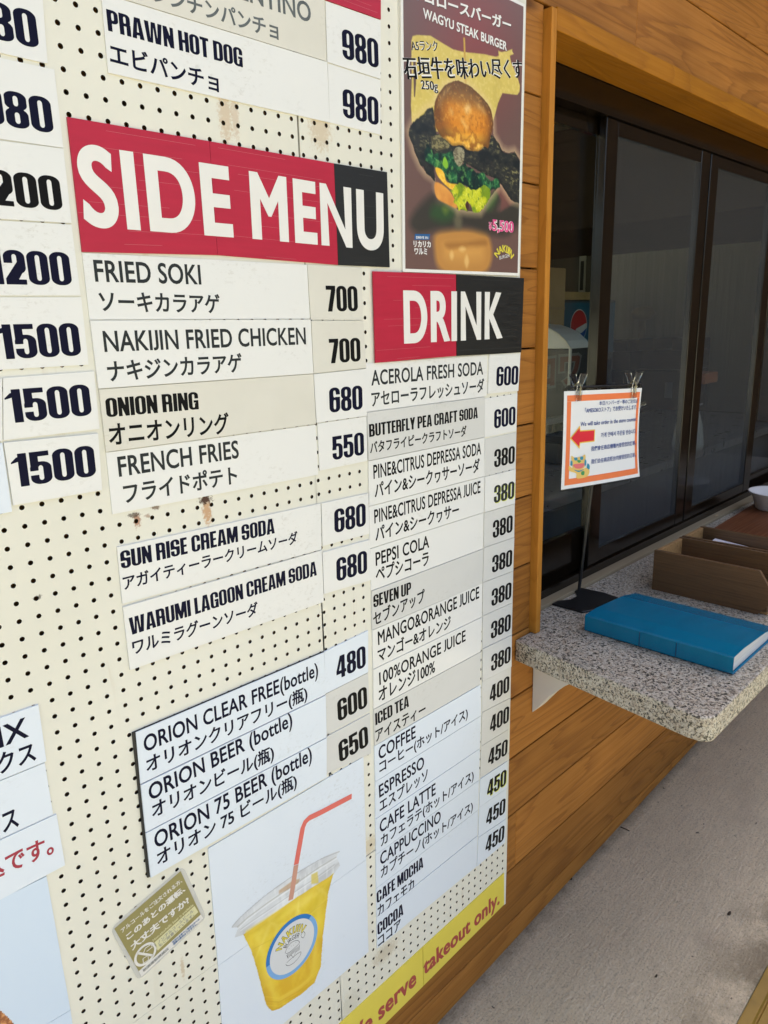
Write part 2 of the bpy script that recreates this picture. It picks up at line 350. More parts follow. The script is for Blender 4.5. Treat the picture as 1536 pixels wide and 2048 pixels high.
# (b) Blender's own built-in font, emboldened along the outline
def roman(text, bx=0.0, by=0.0, mode='cap', res=4, clamp=False, space=1.0):
    cu = bpy.data.curves.new('tmp', 'FONT'); cu.body = text; cu.size = 1; cu.resolution_u = res; cu.space_character = space; cu.fill_mode = 'FRONT'
    ob = bpy.data.objects.new('tmp', cu); COL.objects.link(ob)
    c2 = ob.to_curve(bpy.context.evaluated_depsgraph_get()); loops = []
    for sp in c2.splines:
        if sp.type != 'BEZIER': loops.append([(p.co[0], p.co[1]) for p in sp.points]); continue
        P = sp.bezier_points; L = []
        for i in range(len(P)):
            p0, p1 = P[i], P[(i + 1) % len(P)]
            A, B, C, D = [np.array(q[:2]) for q in (p0.co, p0.handle_right, p1.handle_left, p1.co)]
            st = abs((B - A)[0] * (D - A)[1] - (B - A)[1] * (D - A)[0]) + abs((C - A)[0] * (D - A)[1] - (C - A)[1] * (D - A)[0]) < 1e-6
            for t in ([0.0] if st else np.arange(res) / res): L.append(tuple((1 - t) ** 3 * A + 3 * t * (1 - t) ** 2 * B + 3 * t * t * (1 - t) * C + t ** 3 * D))
        loops.append(L)
    ob.to_curve_clear(); bpy.data.objects.remove(ob); bpy.data.curves.remove(cu)
    cl = []
    for L in loops:
        q = [np.array(L[0])]
        for p in L[1:]:
            if np.hypot(*(np.array(p) - q[-1])) > 1e-4: q.append(np.array(p))
        if len(q) > 1 and np.hypot(*(q[0] - q[-1])) < 1e-4: q.pop()
        if len(q) > 2: cl.append(np.array(q))
    area = lambda q: .5 * float(np.sum(q[:, 0] * np.roll(q[:, 1], -1) - np.roll(q[:, 0], -1) * q[:, 1]))
    if sum(area(q) for q in cl) < 0: cl = [q[::-1] for q in cl]
    if clamp:                            # capitals that hang below the line are drawn up onto it
        for q in cl:
            lo, hi = q[:, 1].min(), q[:, 1].max()
            if lo < -.05 and hi > .5: q[:, 1] = (q[:, 1] - lo) / (hi - lo) * (hi + .012) - .012; q[:, 0] = q[:, 0].max() + .045 - (q[:, 0].max() - q[:, 0]) * .95
    if bx or by:
        for k, q in enumerate(cl):
            d = np.roll(q, -1, axis=0) - q; n = np.stack([d[:, 1], -d[:, 0]], 1); n /= np.linalg.norm(n, axis=1)[:, None] + 1e-12
            m_ = n + np.roll(n, 1, axis=0); L = np.linalg.norm(m_, axis=1); m_ /= np.maximum(L, 1e-6)[:, None]
            cl[k] = q + m_ * np.clip(2 / np.maximum(L, .8), 1, 1.6)[:, None] * np.array([bx, by])
    # fill: outlines that cross are cut against each other and kept by winding number, letter cluster by letter cluster
    cl.sort(key=lambda q: q[:, 0].min()); groups = []
    for q in cl:
        if groups and q[:, 0].min() < groups[-1][1]: groups[-1][0].append(q); groups[-1][1] = max(groups[-1][1], q[:, 0].max())
        else: groups.append([[q], q[:, 0].max()])
    VV = []; Fs = []; nv = 0
    for g, _ in groups:
        pts = []; eds = []
        for q in g:
            n0 = len(pts); pts += [Vector((float(p[0]), float(p[1]))) for p in q]; eds += [(n0 + i, n0 + (i + 1) % len(q)) for i in range(len(q))]
        r = delaunay_2d_cdt(pts, eds, [], 0, 1e-5, False)
        W_ = np.array([(v[0], v[1]) for v in r[0]]); T = np.array([f for f in r[2] if len(f) == 3])
        A = np.concatenate(g); B = np.concatenate([np.roll(q, -1, axis=0) for q in g]); C = W_[T].mean(axis=1)
        up = (A[None, :, 1] <= C[:, 1:]) & (B[None, :, 1] > C[:, 1:]); dn = (A[None, :, 1] > C[:, 1:]) & (B[None, :, 1] <= C[:, 1:])
        cr = (B[None, :, 0] - A[None, :, 0]) * (C[:, 1:] - A[None, :, 1]) - (B[None, :, 1] - A[None, :, 1]) * (C[:, :1] - A[None, :, 0])
        wn = (up & (cr > 0)).sum(1) - (dn & (cr < 0)).sum(1)
        for t in T[wn > 0]:
            ar = (W_[t[1]][0] - W_[t[0]][0]) * (W_[t[2]][1] - W_[t[0]][1]) - (W_[t[1]][1] - W_[t[0]][1]) * (W_[t[2]][0] - W_[t[0]][0])
            if abs(ar) > 1e-10: Fs.append(tuple(int(k) + nv for k in (t if ar > 0 else t[::-1])))
        VV.append(W_); nv += len(W_)
    V = np.concatenate(VV); use = sorted({i for f in Fs for i in f}); rm = {o: n for n, o in enumerate(use)}
    V = V[use]; Fs = [tuple(rm[i] for i in f) for f in Fs]
    if mode == 'cap': b = (V[:, 0].min(), V[:, 0].max(), -by, CAPH_REF[0] + by)
    else: b = (V[:, 0].min(), V[:, 0].max(), V[:, 1].min(), V[:, 1].max())
    return V, Fs, b
CAPH_REF = [0.7]
_v, _, _b = roman('H', mode='box'); CAPH_REF[0] = float(_b[3])

def place(shape, BL, BR, h, shear=0.0):   # -> world (x, z) vertices
    V, Fs, (x0, x1, y0, y1) = shape
    BL = np.array(BL); u = np.array(BR) - BL; L = np.linalg.norm(u); e = u / L; nrm = np.array([-e[1], e[0]])
    nrm = nrm + e * shear
    return BL + np.outer((V[:, 0] - x0) / (x1 - x0), u) + np.outer((V[:, 1] - y0) / (y1 - y0) * h, nrm), Fs
def flat(name, pieces, y, m, parent):     # pieces: list of ((x,z) array, faces)
    vs = []; fs = []
    for V, F in pieces:
        n = len(vs); vs += [(float(p[0]), y, float(p[1])) for p in V]; fs += [[int(i) + n for i in f] for f in F]
    me = bpy.data.meshes.new(name); me.from_pydata(vs, [], fs); me.update()
    return link(name, me, m, parent)
def hgt(x, y, h):                         # real height of h photo pixels standing on (x, y)
    a = at(x, y); lo, hi = 0.0, 1.0
    return abs(at(x + (930 - x) / (6650 - y) * -h, y - h).z - a.z)
STY = {'G': dict(bx=.022, by=.016, clamp=True, space=1.04), 'g': dict(bx=.022, by=.018, space=1.03), 'J': dict(bx=.026, by=.020, mode='box'), 'j': dict(bx=.012, by=.009, mode='box')}
def text_piece(style, s, x0, y0, x1, y1, h, **kw):
    if y0 is None: y0 = samez(x0, x1, y1)
    sh = heavy(s) if style == 'I' else roman(s, **{**STY[style], **kw})
    return place(sh, wz(x0, y0), wz(x1, y1), hgt(x0, y0, h))
# ------------------------------------------------------------------ the signs on the board
WHT = mat('white_plastic', (.72, .715, .69), .33, .5, var=.035, vscale=5, rvar=.025, bump=.015, bscale=9, scuff=.30)
BWH = mat('skylight_tinted_plastic', (.66, .715, .785), .30, .5, var=.025, vscale=5, rvar=.025, bump=.015, bscale=9, scuff=.30)  # white plastic with the blue skylight of the lower board mixed into its colour
CRM = mat('yellowed_plastic', (.665, .64, .565), .42, .45, var=.10, vscale=9, rvar=.025, bump=.015, bscale=9, scuff=.30)
GRY = mat('grey_plastic', (.61, .605, .58), .42, .45, var=.06, vscale=9, rvar=.025, bump=.015, bscale=9, scuff=.30)
NAV = mat('navy_ink', (.0035, .004, .019), .55, .10)
BLK = mat('black_ink', (.005, .005, .005), .55, .10)
FAD = mat('faded_ink', (.020, .023, .023), .5, .12, var=-.5, vscale=300)
PALE = mat('washed_out_ink', (.12, .135, .14), .5, .35, var=.4, vscale=60)
REDI = mat('red_ink', (.33, .018, .045), .45, .4)
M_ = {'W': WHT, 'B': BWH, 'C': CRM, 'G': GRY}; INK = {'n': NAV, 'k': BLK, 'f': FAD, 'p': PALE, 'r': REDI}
QUADS = []                               # covered areas of the board in wall coordinates
rnd = random.Random(4)
def shrink(q, d):
    c = np.mean(q, axis=0); out = []
    for p in q:
        v = np.array(p) - c; out.append(tuple(c + v - np.sign(v) * d))
    return out
def plate_mesh(q, th, y0=0.0):           # q: TL TR BR BL in (x, z)
    m = MB(); f = [(p[0], y0 - th, p[1]) for p in q]; b = [(p[0], y0, p[1]) for p in q]
    m.add(f + b, [(3, 2, 1, 0), (4, 5, 6, 7), (0, 1, 5, 4), (1, 2, 6, 5), (2, 3, 7, 6), (3, 0, 4, 7)]); return m
def quadw(c): return [wz(c[i], c[i + 1]) for i in range(0, 8, 2)]
def plate(name, cat, group, col, c, label, texts, th=None, y0=0.0):
    q = shrink(quadw(c), .00035); QUADS.append(q)
    th = th or .0011 + rnd.random() * .0017
    cx = sum(p[0] for p in q) / 4; cz = min(p[1] for p in q)
    root = empty(name, (cx, y0, cz), label, cat, group)
    plate_mesh(q, th, y0).build('plate', M_[col] if isinstance(col, str) else col, root)
    for t in texts:
        ink, style, s, x0, yy0, x1, yy1, h = t
        flat('lettering', [text_piece(style, s, x0, yy0, x1, yy1, h)], y0 - th - .00012, INK[ink], root)
    return root
S_, P_ = 'menu strips on the pegboard', 'price plates on the pegboard'
def strip(col, c, label, *t, **k): return plate('menu_strip', 'menu strip', S_, col, c, label, t, **k)
def price(col, c, label, *t): return plate('price_plate', 'price plate', P_, col, c, label, t)

# left column of prices
price('W', (-150, -62, 84, -10, 95, 129, -150, 73), 'white 980 price plate in the top left corner, half cut off', ('n', 'I', '980', -72, None, 78, 99, 80))
price('W', (-150, 84, 108, 139, 126.5, 297, -150, 258), 'white 980 price plate with a lifted bottom edge, left of the red heading', ('n', 'I', '980', -38, None, 107.5, 268, 76))
price('W', (-150, 262, 126, 297.5, 142.5, 447.5, -150, 430), 'clean white 1200 price plate, upper one of the left pair', ('k', 'I', '1200', -57, None, 125, 422, 74))
price('W', (-150, 432, 142.5, 449, 161, 592, -150, 592), 'white 1200 price plate just above the highest 1500', ('n', 'I', '1200', -24, None, 144, 571, 71))
price('W', (-150, 594, 162, 594, 177, 730, -150, 749), 'scuffed glossy 1500 price plate with glare, topmost of the three', ('n', 'I', '1500', -2, None, 162.5, 711, 70))
price('W', (4, 755, 187, 741.7, 198.4, 858, 5, 881), 'clean white 1500 price plate, middle of the three', ('n', 'I', '1500', 15, 847, 183, 830, 67))
price('W', (5, 884.5, 194.7, 866, 203, 980, 24.4, 1011), 'scratched white 1500 price plate, lowest of the three', ('n', 'I', '1500', 26.4, 975, 191, 951, 66))
strip('W', (-170, 780, 3, 756, 4.2, 882, -170, 913), 'blank end of a white strip left of the middle 1500 plate')
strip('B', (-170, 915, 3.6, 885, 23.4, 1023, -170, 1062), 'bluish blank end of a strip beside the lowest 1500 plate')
# hot dog rows
strip('C', (197, -180, 647, -10, 652, 123.8, 200, -14.5), 'yellowed strip with pale washed-out lettering above the prawn hot dog strip',
      ('p', 'G', 'VALENTINO', 395, None, 621, 47, 45), ('p', 'J', 'バレンチンパンチョ', 262, None, 556, 81, 44))
strip('W', (200, -13, 652.7, 124.5, 658, 246.3, 214.5, 146.9), 'long white strip reading PRAWN HOT DOG',
      ('n', 'I', 'PRAWN HOT DOG', 214.5, 62.7, 484, 136, 44), ('n', 'J', 'エビパンチョ', 219, 128.5, 436.3, 186, 45))
price('W', (649, 2, 760, 41, 760, 159.3, 653, 125), 'white 980 price plate directly under the red strip at top', ('n', 'I', '980', 684, 117, 756, 138, 60))
price('W', (653.5, 126.5, 760, 160.5, 760, 270.5, 657.9, 246), 'white 980 price plate at the end of the prawn hot dog row', ('n', 'I', '980', 685, 234.5, 756, 252, 58))
# side menu
strip('W', (162.5, 505, 613, 529.2, 619, 637.8, 177.7, 639.8), 'white strip reading FRIED SOKI',
      ('f', 'G', 'FRIED SOKI', 189.6, 563.6, 401.8, 569.4, 44), ('f', 'J', 'ソーキカラアゲ', 199, 624, 440, 627, 44))
price('C', (613, 529, 722.4, 534.6, 724.6, 640.4, 620, 640), 'yellowed 700 price plate, upper one, beside the FRIED SOKI strip', ('k', 'I', '700', 652, 623.3, 714.6, 622.5, 52))
strip('W', (177.7, 640.5, 619.2, 638.6, 624.7, 747.2, 194.7, 777.6), 'scuffed white strip reading FRIED CHICKEN',
      ('f', 'G', 'NAKIJIN FRIED CHICKEN', 207, 704, 609.6, 688.8, 42), ('f', 'J', 'ナキジンカラアゲ', 215, 764.5, 483, 744, 44))
price('C', (620, 641, 724.6, 641, 730.4, 736, 625, 747), 'yellowed 700 price plate, lower one, beside the FRIED CHICKEN strip', ('k', 'I', '700', 657, 727, 719, 722.5, 49))
strip('C', (195.7, 778.3, 624.7, 747.5, 630, 848, 210, 904), 'yellowed worn strip reading ONION RING',
      ('k', 'I', 'ONION RING', 211.6, 834.5, 395.6, 818.2, 38), ('k', 'J', 'オニオンリング', 217, 893, 457, 866.5, 48))
price('W', (625, 748, 730.4, 737, 732, 831.7, 631, 846), 'white 680 price plate above the 550 plate', ('n', 'I', '680', 657, 825.5, 723, 818, 49.5))
strip('W', (210.5, 904.5, 630, 848.5, 635.6, 949.5, 223.4, 1029), 'white strip reading FRENCH FRIES',
      ('f', 'G', 'FRENCH FRIES', 237, 953.6, 477, 915.7, 40), ('f', 'J', 'フライドポテト', 248, 1008, 474, 967, 42))
price('W', (633, 846.5, 731.9, 832, 733.3, 922, 637.8, 941.8), 'white 550 price plate beside the FRENCH FRIES strip', ('n', 'I', '550', 664, 920.5, 727, 909, 47))
strip('W', (232, 1093.4, 639.6, 1006, 641.5, 1098.5, 243, 1207.5), 'white strip reading SUN RISE CREAM SODA',
      ('n', 'I', 'SUN RISE CREAM SODA', 241, 1137.4, 547.6, 1065.7, 35), ('n', 'J', 'アガイティーラークリームソーダ', 246, 1181, 594, 1086, 30))
price('W', (640.5, 1006, 735, 985.5, 737, 1067.5, 643, 1092), 'white 680 price plate beside the SUN RISE strip', ('n', 'I', '680', 667, 1066, 729.5, 1050.5, 47))
strip('W', (243.7, 1213, 641.5, 1099.5, 645.8, 1203.5, 258, 1339.8), 'white strip reading WARUMI LAGOON CREAM SODA',
      ('n', 'I', 'WARUMI LAGOON CREAM SODA', 259, 1269.4, 631.4, 1149.5, 34), ('n', 'J', 'ワルミラグーンソーダ', 264, 1310, 514, 1229, 31))
price('W', (642.6, 1104, 737, 1078.4, 741.3, 1159.4, 645.8, 1187.8), 'white 680 price plate beside the WARUMI LAGOON strip', ('n', 'I', '680', 671, 1163, 732, 1144, 46))
# beer
YB = -.0028
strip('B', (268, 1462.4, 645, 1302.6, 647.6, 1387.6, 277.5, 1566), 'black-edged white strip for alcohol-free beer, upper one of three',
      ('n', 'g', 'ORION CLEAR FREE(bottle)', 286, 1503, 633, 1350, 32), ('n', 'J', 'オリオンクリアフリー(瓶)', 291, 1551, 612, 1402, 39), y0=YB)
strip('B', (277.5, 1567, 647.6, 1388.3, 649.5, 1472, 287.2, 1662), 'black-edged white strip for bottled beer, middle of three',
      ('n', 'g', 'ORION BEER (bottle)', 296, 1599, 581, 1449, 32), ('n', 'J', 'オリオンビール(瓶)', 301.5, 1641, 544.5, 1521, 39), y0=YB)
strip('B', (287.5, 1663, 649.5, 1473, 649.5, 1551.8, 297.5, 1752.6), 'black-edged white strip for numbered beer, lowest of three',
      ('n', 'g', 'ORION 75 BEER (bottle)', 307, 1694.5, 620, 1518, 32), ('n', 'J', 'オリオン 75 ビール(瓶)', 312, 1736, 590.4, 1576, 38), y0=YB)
price('B', (646.5, 1302.6, 735, 1260, 735, 1343.8, 648.4, 1387.6), 'white 480 price plate beside the alcohol-free beer strip', ('n', 'I', '480', 671.5, 1358.5, 730, 1332, 44))
price('G', (648.6, 1388.4, 735, 1345, 738.8, 1421.8, 650, 1470), 'grey 600 price plate under the 480 plate', ('k', 'I', '600', 675, 1443.5, 733.7, 1412, 43))
price('G', (650.5, 1473, 738.8, 1425.5, 741, 1506, 650.5, 1548), 'grey 650 price plate, lowest in its column', ('k', 'I', '650', 677.5, 1525, 735.5, 1489.5, 42))
q = shrink(quadw((263, 1464.5, 645.5, 1302.4, 649.8, 1552, 293.5, 1754)), .0); QUADS.append(q)
bb = plate_mesh(q, .0026).build('backing_board', mat('black_board', (.012, .012, .013), .5, .4, var=.2), None, (q[3][0], 0, q[3][1]))
tag(bb, 'thick black backing board behind the three beer strips', 'backing board')
# drinks
D = strip
D('W', (729.7, 726.9, 973.5, 709, 972.4, 792.4, 731.8, 824), 'white strip reading ACEROLA FRESH SODA',
  ('f', 'G', 'ACEROLA FRESH SODA', 741.5, 771.3, 965, 749, 30.5), ('f', 'J', 'アセローラフレッシュソーダ', 742, 815, 967, 784.5, 33))
D('G', (731.8, 824.5, 968, 793.5, 967, 874, 734.6, 921.3), 'grey strip reading BUTTERFLY PEA CRAFT SODA',
  ('k', 'I', 'BUTTERFLY PEA CRAFT SODA', 736, 874, 953, 835.8, 25.5), ('k', 'J', 'バタフライピークラフトソーダ', 737.6, 908, 930.5, 871.9, 25))
D('W', (734.8, 921.8, 967, 874.5, 967.3, 951.9, 736, 1012.3), 'white strip reading PINE AND CITRUS DEPRESSA SODA',
  ('k', 'G', 'PINE&CITRUS DEPRESSA SODA', 744.7, 957.8, 960, 908.4, 28), ('k', 'J', 'パイン&シークヮサーソーダ', 747, 997, 957, 944, 33))
D('W', (736, 1012.8, 967.3, 952.5, 965.8, 1024.4, 737.7, 1096.7), 'white strip reading PINE AND CITRUS DEPRESSA JUICE',
  ('k', 'G', 'PINE&CITRUS DEPRESSA JUICE', 747, 1046.7, 959, 985.2, 27.5), ('k', 'J', 'パイン&シークヮサー', 749, 1084, 916, 1032.5, 31))
D('W', (738.8, 1097.3, 965.8, 1025, 964.8, 1096.7, 740.2, 1181), 'white strip for a cola, just above the grey lemon-lime strip',
  ('k', 'G', 'PEPSI COLA', 750, 1131.7, 857, 1094.6, 26.7), ('k', 'J', 'ペプシコーラ', 750, 1164, 856, 1129.5, 31))
D('G', (741.5, 1181.5, 964.8, 1097, 962.7, 1166.5, 741.9, 1259.6), 'grey strip for a lemon-lime soda under the cola strip',
  ('k', 'I', 'SEVEN UP', 744.6, 1215, 819.8, 1186.7, 25), ('k', 'J', 'セブンアップ', 745, 1253, 848, 1203, 30))
D('W', (743, 1260, 963.3, 1165.8, 962, 1233, 744.6, 1337.7), 'white strip reading MANGO AND ORANGE JUICE',
  ('k', 'G', 'MANGO&ORANGE JUICE', 754.4, 1289.8, 956.5, 1195.6, 27), ('k', 'J', 'マンゴー&オレンジ', 754, 1325, 900, 1255, 29))
D('W', (744.6, 1338.2, 962, 1233.5, 959.6, 1302.3, 745, 1417.5), 'white strip reading 100 percent ORANGE JUICE',
  ('k', 'G', '100%ORANGE JUICE', 756.5, 1369.5, 929, 1281, 25), ('k', 'J', 'オレンジ100%', 755, 1404, 868, 1344, 29))
D('G', (745.5, 1418, 959.6, 1303, 958.5, 1366.9, 747, 1490.8), 'grey strip reading ICED TEA',
  ('k', 'I', 'ICED TEA', 748.8, 1450, 815.8, 1411.7, 24), ('k', 'J', 'アイスティー', 749, 1485, 849, 1428, 26))
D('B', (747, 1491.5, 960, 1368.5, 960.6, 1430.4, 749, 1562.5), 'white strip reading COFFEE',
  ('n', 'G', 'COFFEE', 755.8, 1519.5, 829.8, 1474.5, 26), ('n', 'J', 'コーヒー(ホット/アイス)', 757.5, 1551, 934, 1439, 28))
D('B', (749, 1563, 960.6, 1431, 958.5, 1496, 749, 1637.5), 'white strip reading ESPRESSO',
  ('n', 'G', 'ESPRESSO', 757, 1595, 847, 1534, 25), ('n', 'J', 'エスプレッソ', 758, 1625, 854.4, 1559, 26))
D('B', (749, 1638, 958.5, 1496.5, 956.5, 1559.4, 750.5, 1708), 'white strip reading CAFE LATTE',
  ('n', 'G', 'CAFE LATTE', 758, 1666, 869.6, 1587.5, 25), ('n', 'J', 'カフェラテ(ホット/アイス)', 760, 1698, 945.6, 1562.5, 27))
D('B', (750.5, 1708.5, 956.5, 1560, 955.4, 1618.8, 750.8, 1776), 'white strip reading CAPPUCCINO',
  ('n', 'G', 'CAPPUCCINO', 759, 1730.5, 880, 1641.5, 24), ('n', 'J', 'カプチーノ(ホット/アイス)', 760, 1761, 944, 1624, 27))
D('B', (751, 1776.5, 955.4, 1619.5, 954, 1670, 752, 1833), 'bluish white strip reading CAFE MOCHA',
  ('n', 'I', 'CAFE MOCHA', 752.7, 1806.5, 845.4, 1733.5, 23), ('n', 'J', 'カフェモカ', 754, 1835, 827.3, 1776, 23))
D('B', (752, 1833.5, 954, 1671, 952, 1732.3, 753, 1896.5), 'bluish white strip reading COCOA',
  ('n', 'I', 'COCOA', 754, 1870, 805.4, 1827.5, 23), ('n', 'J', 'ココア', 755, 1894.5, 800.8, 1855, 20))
pr = [('W', (976.7, 708.6, 1039, 704.3, 1034.7, 782, 973.5, 788), 'n', '600', 990, 772.5, 1033.5, 769, 39, 'white 600 price plate beside the ACEROLA strip'),
 ('W', (968.6, 797, 1034, 786.4, 1032, 861.5, 968.3, 875), 'n', '600', 987, 857.5, 1029.5, 849, 38, 'white 600 price plate beside the BUTTERFLY PEA strip'),
 ('G', (968.8, 877.9, 1032, 864.3, 1029.8, 937.3, 968.3, 952.5), 'k', '380', 987, 935.5, 1028, 926, 36, 'grey 380 price plate beside the DEPRESSA SODA strip'),
 ('W', (968.5, 953, 1029.8, 938, 1028.3, 1006.7, 967, 1024.8), 'f', '380', 985.6, 1006.5, 1026, 995.5, 35, 'white faded 380 price plate with a greenish halo beside the DEPRESSA JUICE strip'),
 ('G', (967, 1025.5, 1028.3, 1007.3, 1027.3, 1073.8, 966.3, 1094.6), 'k', '380', 984, 1077, 1023.5, 1063, 35, 'grey 380 price plate beside the cola strip'),
 ('G', (966.3, 1095.3, 1027.3, 1074.5, 1024.6, 1141.5, 964.4, 1164.4), 'k', '380', 982, 1146, 1022, 1131, 34, 'grey 380 price plate beside the grey lemon-lime soda strip'),
 ('G', (964.6, 1165, 1024.6, 1142, 1023, 1205, 963.6, 1231.5), 'k', '380', 981, 1213, 1020.6, 1196, 34, 'grey 380 price plate beside the MANGO strip'),
 ('G', (963.8, 1232, 1023, 1205.5, 1021.7, 1269, 963.6, 1297), 'k', '380', 980, 1278.5, 1019.5, 1259.5, 34, 'grey 380 price plate beside the ORANGE JUICE strip'),
 ('G', (963.6, 1297.5, 1021.7, 1269.5, 1021, 1332.5, 963, 1362.3), 'k', '380', 979.5, 1343, 1018.3, 1322.5, 33, 'grey 380 price plate beside the ICED TEA strip'),
 ('G', (963, 1363, 1021, 1333, 1020, 1395, 963, 1424), 'k', '400', 978, 1405.5, 1017, 1382, 33, 'grey 400 price plate beside the COFFEE strip'),
 ('G', (963, 1424.5, 1020, 1395.5, 1015.8, 1457.9, 961, 1491.9), 'k', '400', 978, 1466, 1016, 1442.5, 33, 'grey 400 price plate beside the ESPRESSO strip'),
 ('G', (961, 1492.5, 1015.8, 1458.5, 1014, 1520.4, 959.4, 1556), 'k', '450', 974.5, 1532, 1013, 1508, 32, 'grey 450 price plate, highest of the four'),
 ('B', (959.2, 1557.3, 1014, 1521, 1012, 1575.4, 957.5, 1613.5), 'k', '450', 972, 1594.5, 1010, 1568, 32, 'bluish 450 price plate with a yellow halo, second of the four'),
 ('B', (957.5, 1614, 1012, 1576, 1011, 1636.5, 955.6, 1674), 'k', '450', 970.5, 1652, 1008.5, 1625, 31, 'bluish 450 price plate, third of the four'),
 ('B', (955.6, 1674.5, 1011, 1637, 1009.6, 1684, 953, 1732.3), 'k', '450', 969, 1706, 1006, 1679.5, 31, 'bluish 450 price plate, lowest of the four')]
HALO = mat('yellow_halo_ink', (.62, .66, .10), .4, .4)
for col, c, ink, s, x0, y0, x1, y1, h, lab in pr:
    r_ = price(col, c, lab, (ink, 'I', s, x0, y0, x1, y1, h))
    if 'halo' in lab:
        flat('halo', [text_piece('I', s, x0 + .8, y0 + 1.2, x1 + 1.0, y1 + 1.2, h)], min(v.co.y for k in r_.children if k.name.startswith('plate') for v in k.data.vertices) - .00006, HALO, r_)
# strips at the left edge
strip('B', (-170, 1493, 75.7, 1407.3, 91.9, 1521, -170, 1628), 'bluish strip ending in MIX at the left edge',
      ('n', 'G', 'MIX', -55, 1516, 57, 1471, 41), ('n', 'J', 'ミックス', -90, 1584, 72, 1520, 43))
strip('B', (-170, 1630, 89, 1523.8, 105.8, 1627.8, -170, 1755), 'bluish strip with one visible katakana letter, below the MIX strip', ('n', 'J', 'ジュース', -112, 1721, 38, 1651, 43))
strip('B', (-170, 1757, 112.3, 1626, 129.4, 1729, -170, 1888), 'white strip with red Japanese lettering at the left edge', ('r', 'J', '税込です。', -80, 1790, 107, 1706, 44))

# ------------------------------------------------------------------ red and black heading signs
RED = mat('red_sheet', (.44, .014, .042), .45, .3, var=.12, vscale=14, rvar=.06, stretch=(1, 1, 9))
BKS = mat('black_sheet', (.012, .012, .0115), .45, .35, var=.25, vscale=14, rvar=.06, stretch=(1, 1, 9))
HWH = mat('heading_white', (.74, .72, .68), .4, .5, var=.05, vscale=20)
SCR = mat('scratch_line', (.50, .16, .17), .5, .3)
SCK = mat('scratch_line_grey', (.06, .06, .058), .5, .3)
def lerp(a, b, t): return (a[0] + (b[0] - a[0]) * t, a[1] + (b[1] - a[1]) * t)
def scratches(name, q, n, seed, m, y, parent):
    rr = random.Random(seed); P = MB()
    for i in range(n):
        t = (i + .5 + rr.uniform(-.3, .3)) / n; a, b = sorted((rr.uniform(0, .5), rr.uniform(.5, 1)))
        L0, R0 = lerp(q[0], q[3], t), lerp(q[1], q[2], t); p, r = lerp(L0, R0, a), lerp(L0, R0, b); e = .00012
        P.add([(p[0], y, p[1] - e), (r[0], y, r[1] - e), (r[0], y, r[1] + e), (p[0], y, p[1] + e)], [(0, 1, 2, 3)])
    return P.build(name, m, parent)
def heading(label, parts, words, y0=0.0):
    allq = [quadw(c) for _, c in parts]; r0 = allq[0]
    root = empty('heading_sign', (r0[3][0], y0, r0[3][1]), label, 'sign', 'red and black heading signs')
    for (nm, c), q in zip(parts, allq):
        q = shrink(q, .0002); QUADS.append(q)
        o = plate_mesh(q, .002, y0).build('red_panel' if nm == 'r' else 'black_panel', RED if nm == 'r' else BKS, root)
        scratches('scratches', q, 9 if nm == 'r' else 7, len(nm) + int(c[0]), SCR if nm == 'r' else SCK, y0 - .00208, o)
    flat('lettering', [text_piece(*w, **STYH) for w in words], y0 - .00225, HWH, root)
    return root
STYH = dict(bx=.044, by=.026, space=1.14, res=10)
heading('big SIDE MENU heading, white letters across a red and black sign',
        [('r', (132, 234, 417, 282.7, 433.5, 510.8, 162.5, 504.4)), ('r', (417, 282.7, 665.9, 327, 674.3, 530.5, 433.5, 510.8)), ('k', (665.9, 327, 772.3, 344.5, 777.8, 535, 674.3, 530.5))],
        [('G', 'SIDE', 167, 452.5, 465.5, 475.5, 166), ('G', 'MENU', 503, 478, 766, 502, 136)])
heading('smaller DRINK heading, white letters across a red and black sign',
        [('r', (741.7, 542.6, 908, 549, 908.7, 712, 747.2, 726)), ('k', (908.6, 549, 1044.3, 556.5, 1038.8, 704.9, 909.3, 712))],
        [('G', 'DRINK', 804, 687.5, 1001, 677, 106.5)], -.0022)
o = empty('heading_sign', (wz(649, 0)[0], 0, wz(649, 0)[1]), 'plain red heading sign cut off by the top of the picture', 'sign', 'red and black heading signs')
q = shrink(quadw((649, -110, 760, -50, 760, 40, 649, 1)), .0003); QUADS.append(q)
plate_mesh(q, .002).build('red_panel', RED, o); scratches('scratches', q, 6, 3, SCR, -.00208, o)

# yellow notice along the bottom
YEL = mat('yellow_sheet', (.72, .59, .075), .38, .5, var=.06, vscale=10, rvar=.06)
o = empty('takeout_notice', (at(1007, 1808).x, 0, at(1007, 1808).z), 'long yellow notice reading We serve takeout only along the board foot', 'sign')
for c in ((844.9, 1893, 1007, 1745, 1007.6, 1808, 846, 1971), (560, 2155, 844.2, 1893.6, 845.3, 1971.7, 560, 2254)):
    q = shrink(quadw(c), .0002); QUADS.append(q); plate_mesh(q, .0014).build('yellow_panel', YEL, o)
RDL = mat('brick_red_ink', (.36, .055, .045), .45, .4)
flat('lettering', [text_piece('g', 'takeout only.', 846, 1951, 998, 1806.5, 31, bx=.042, by=.03, space=1.06)], -.00165, RDL, o)
flat('lettering', [text_piece('g', 'We serve', 686, 2111, 832, 1966.5, 35, bx=.042, by=.03, space=1.06)], -.00165, RDL, o)
TQ = quadw((797, -110, 1046.6, 10, 1034.7, 551.8, 803.2, 543.9)); JQ = quadw((415, 1696.2, 726, 1512.8, 736.2, 1903, 449, 2145)); FQ = quadw((-160, 1875, 92.6, 1751, 149, 2075, -160, 2235)); QUADS += [TQ, JQ, FQ]
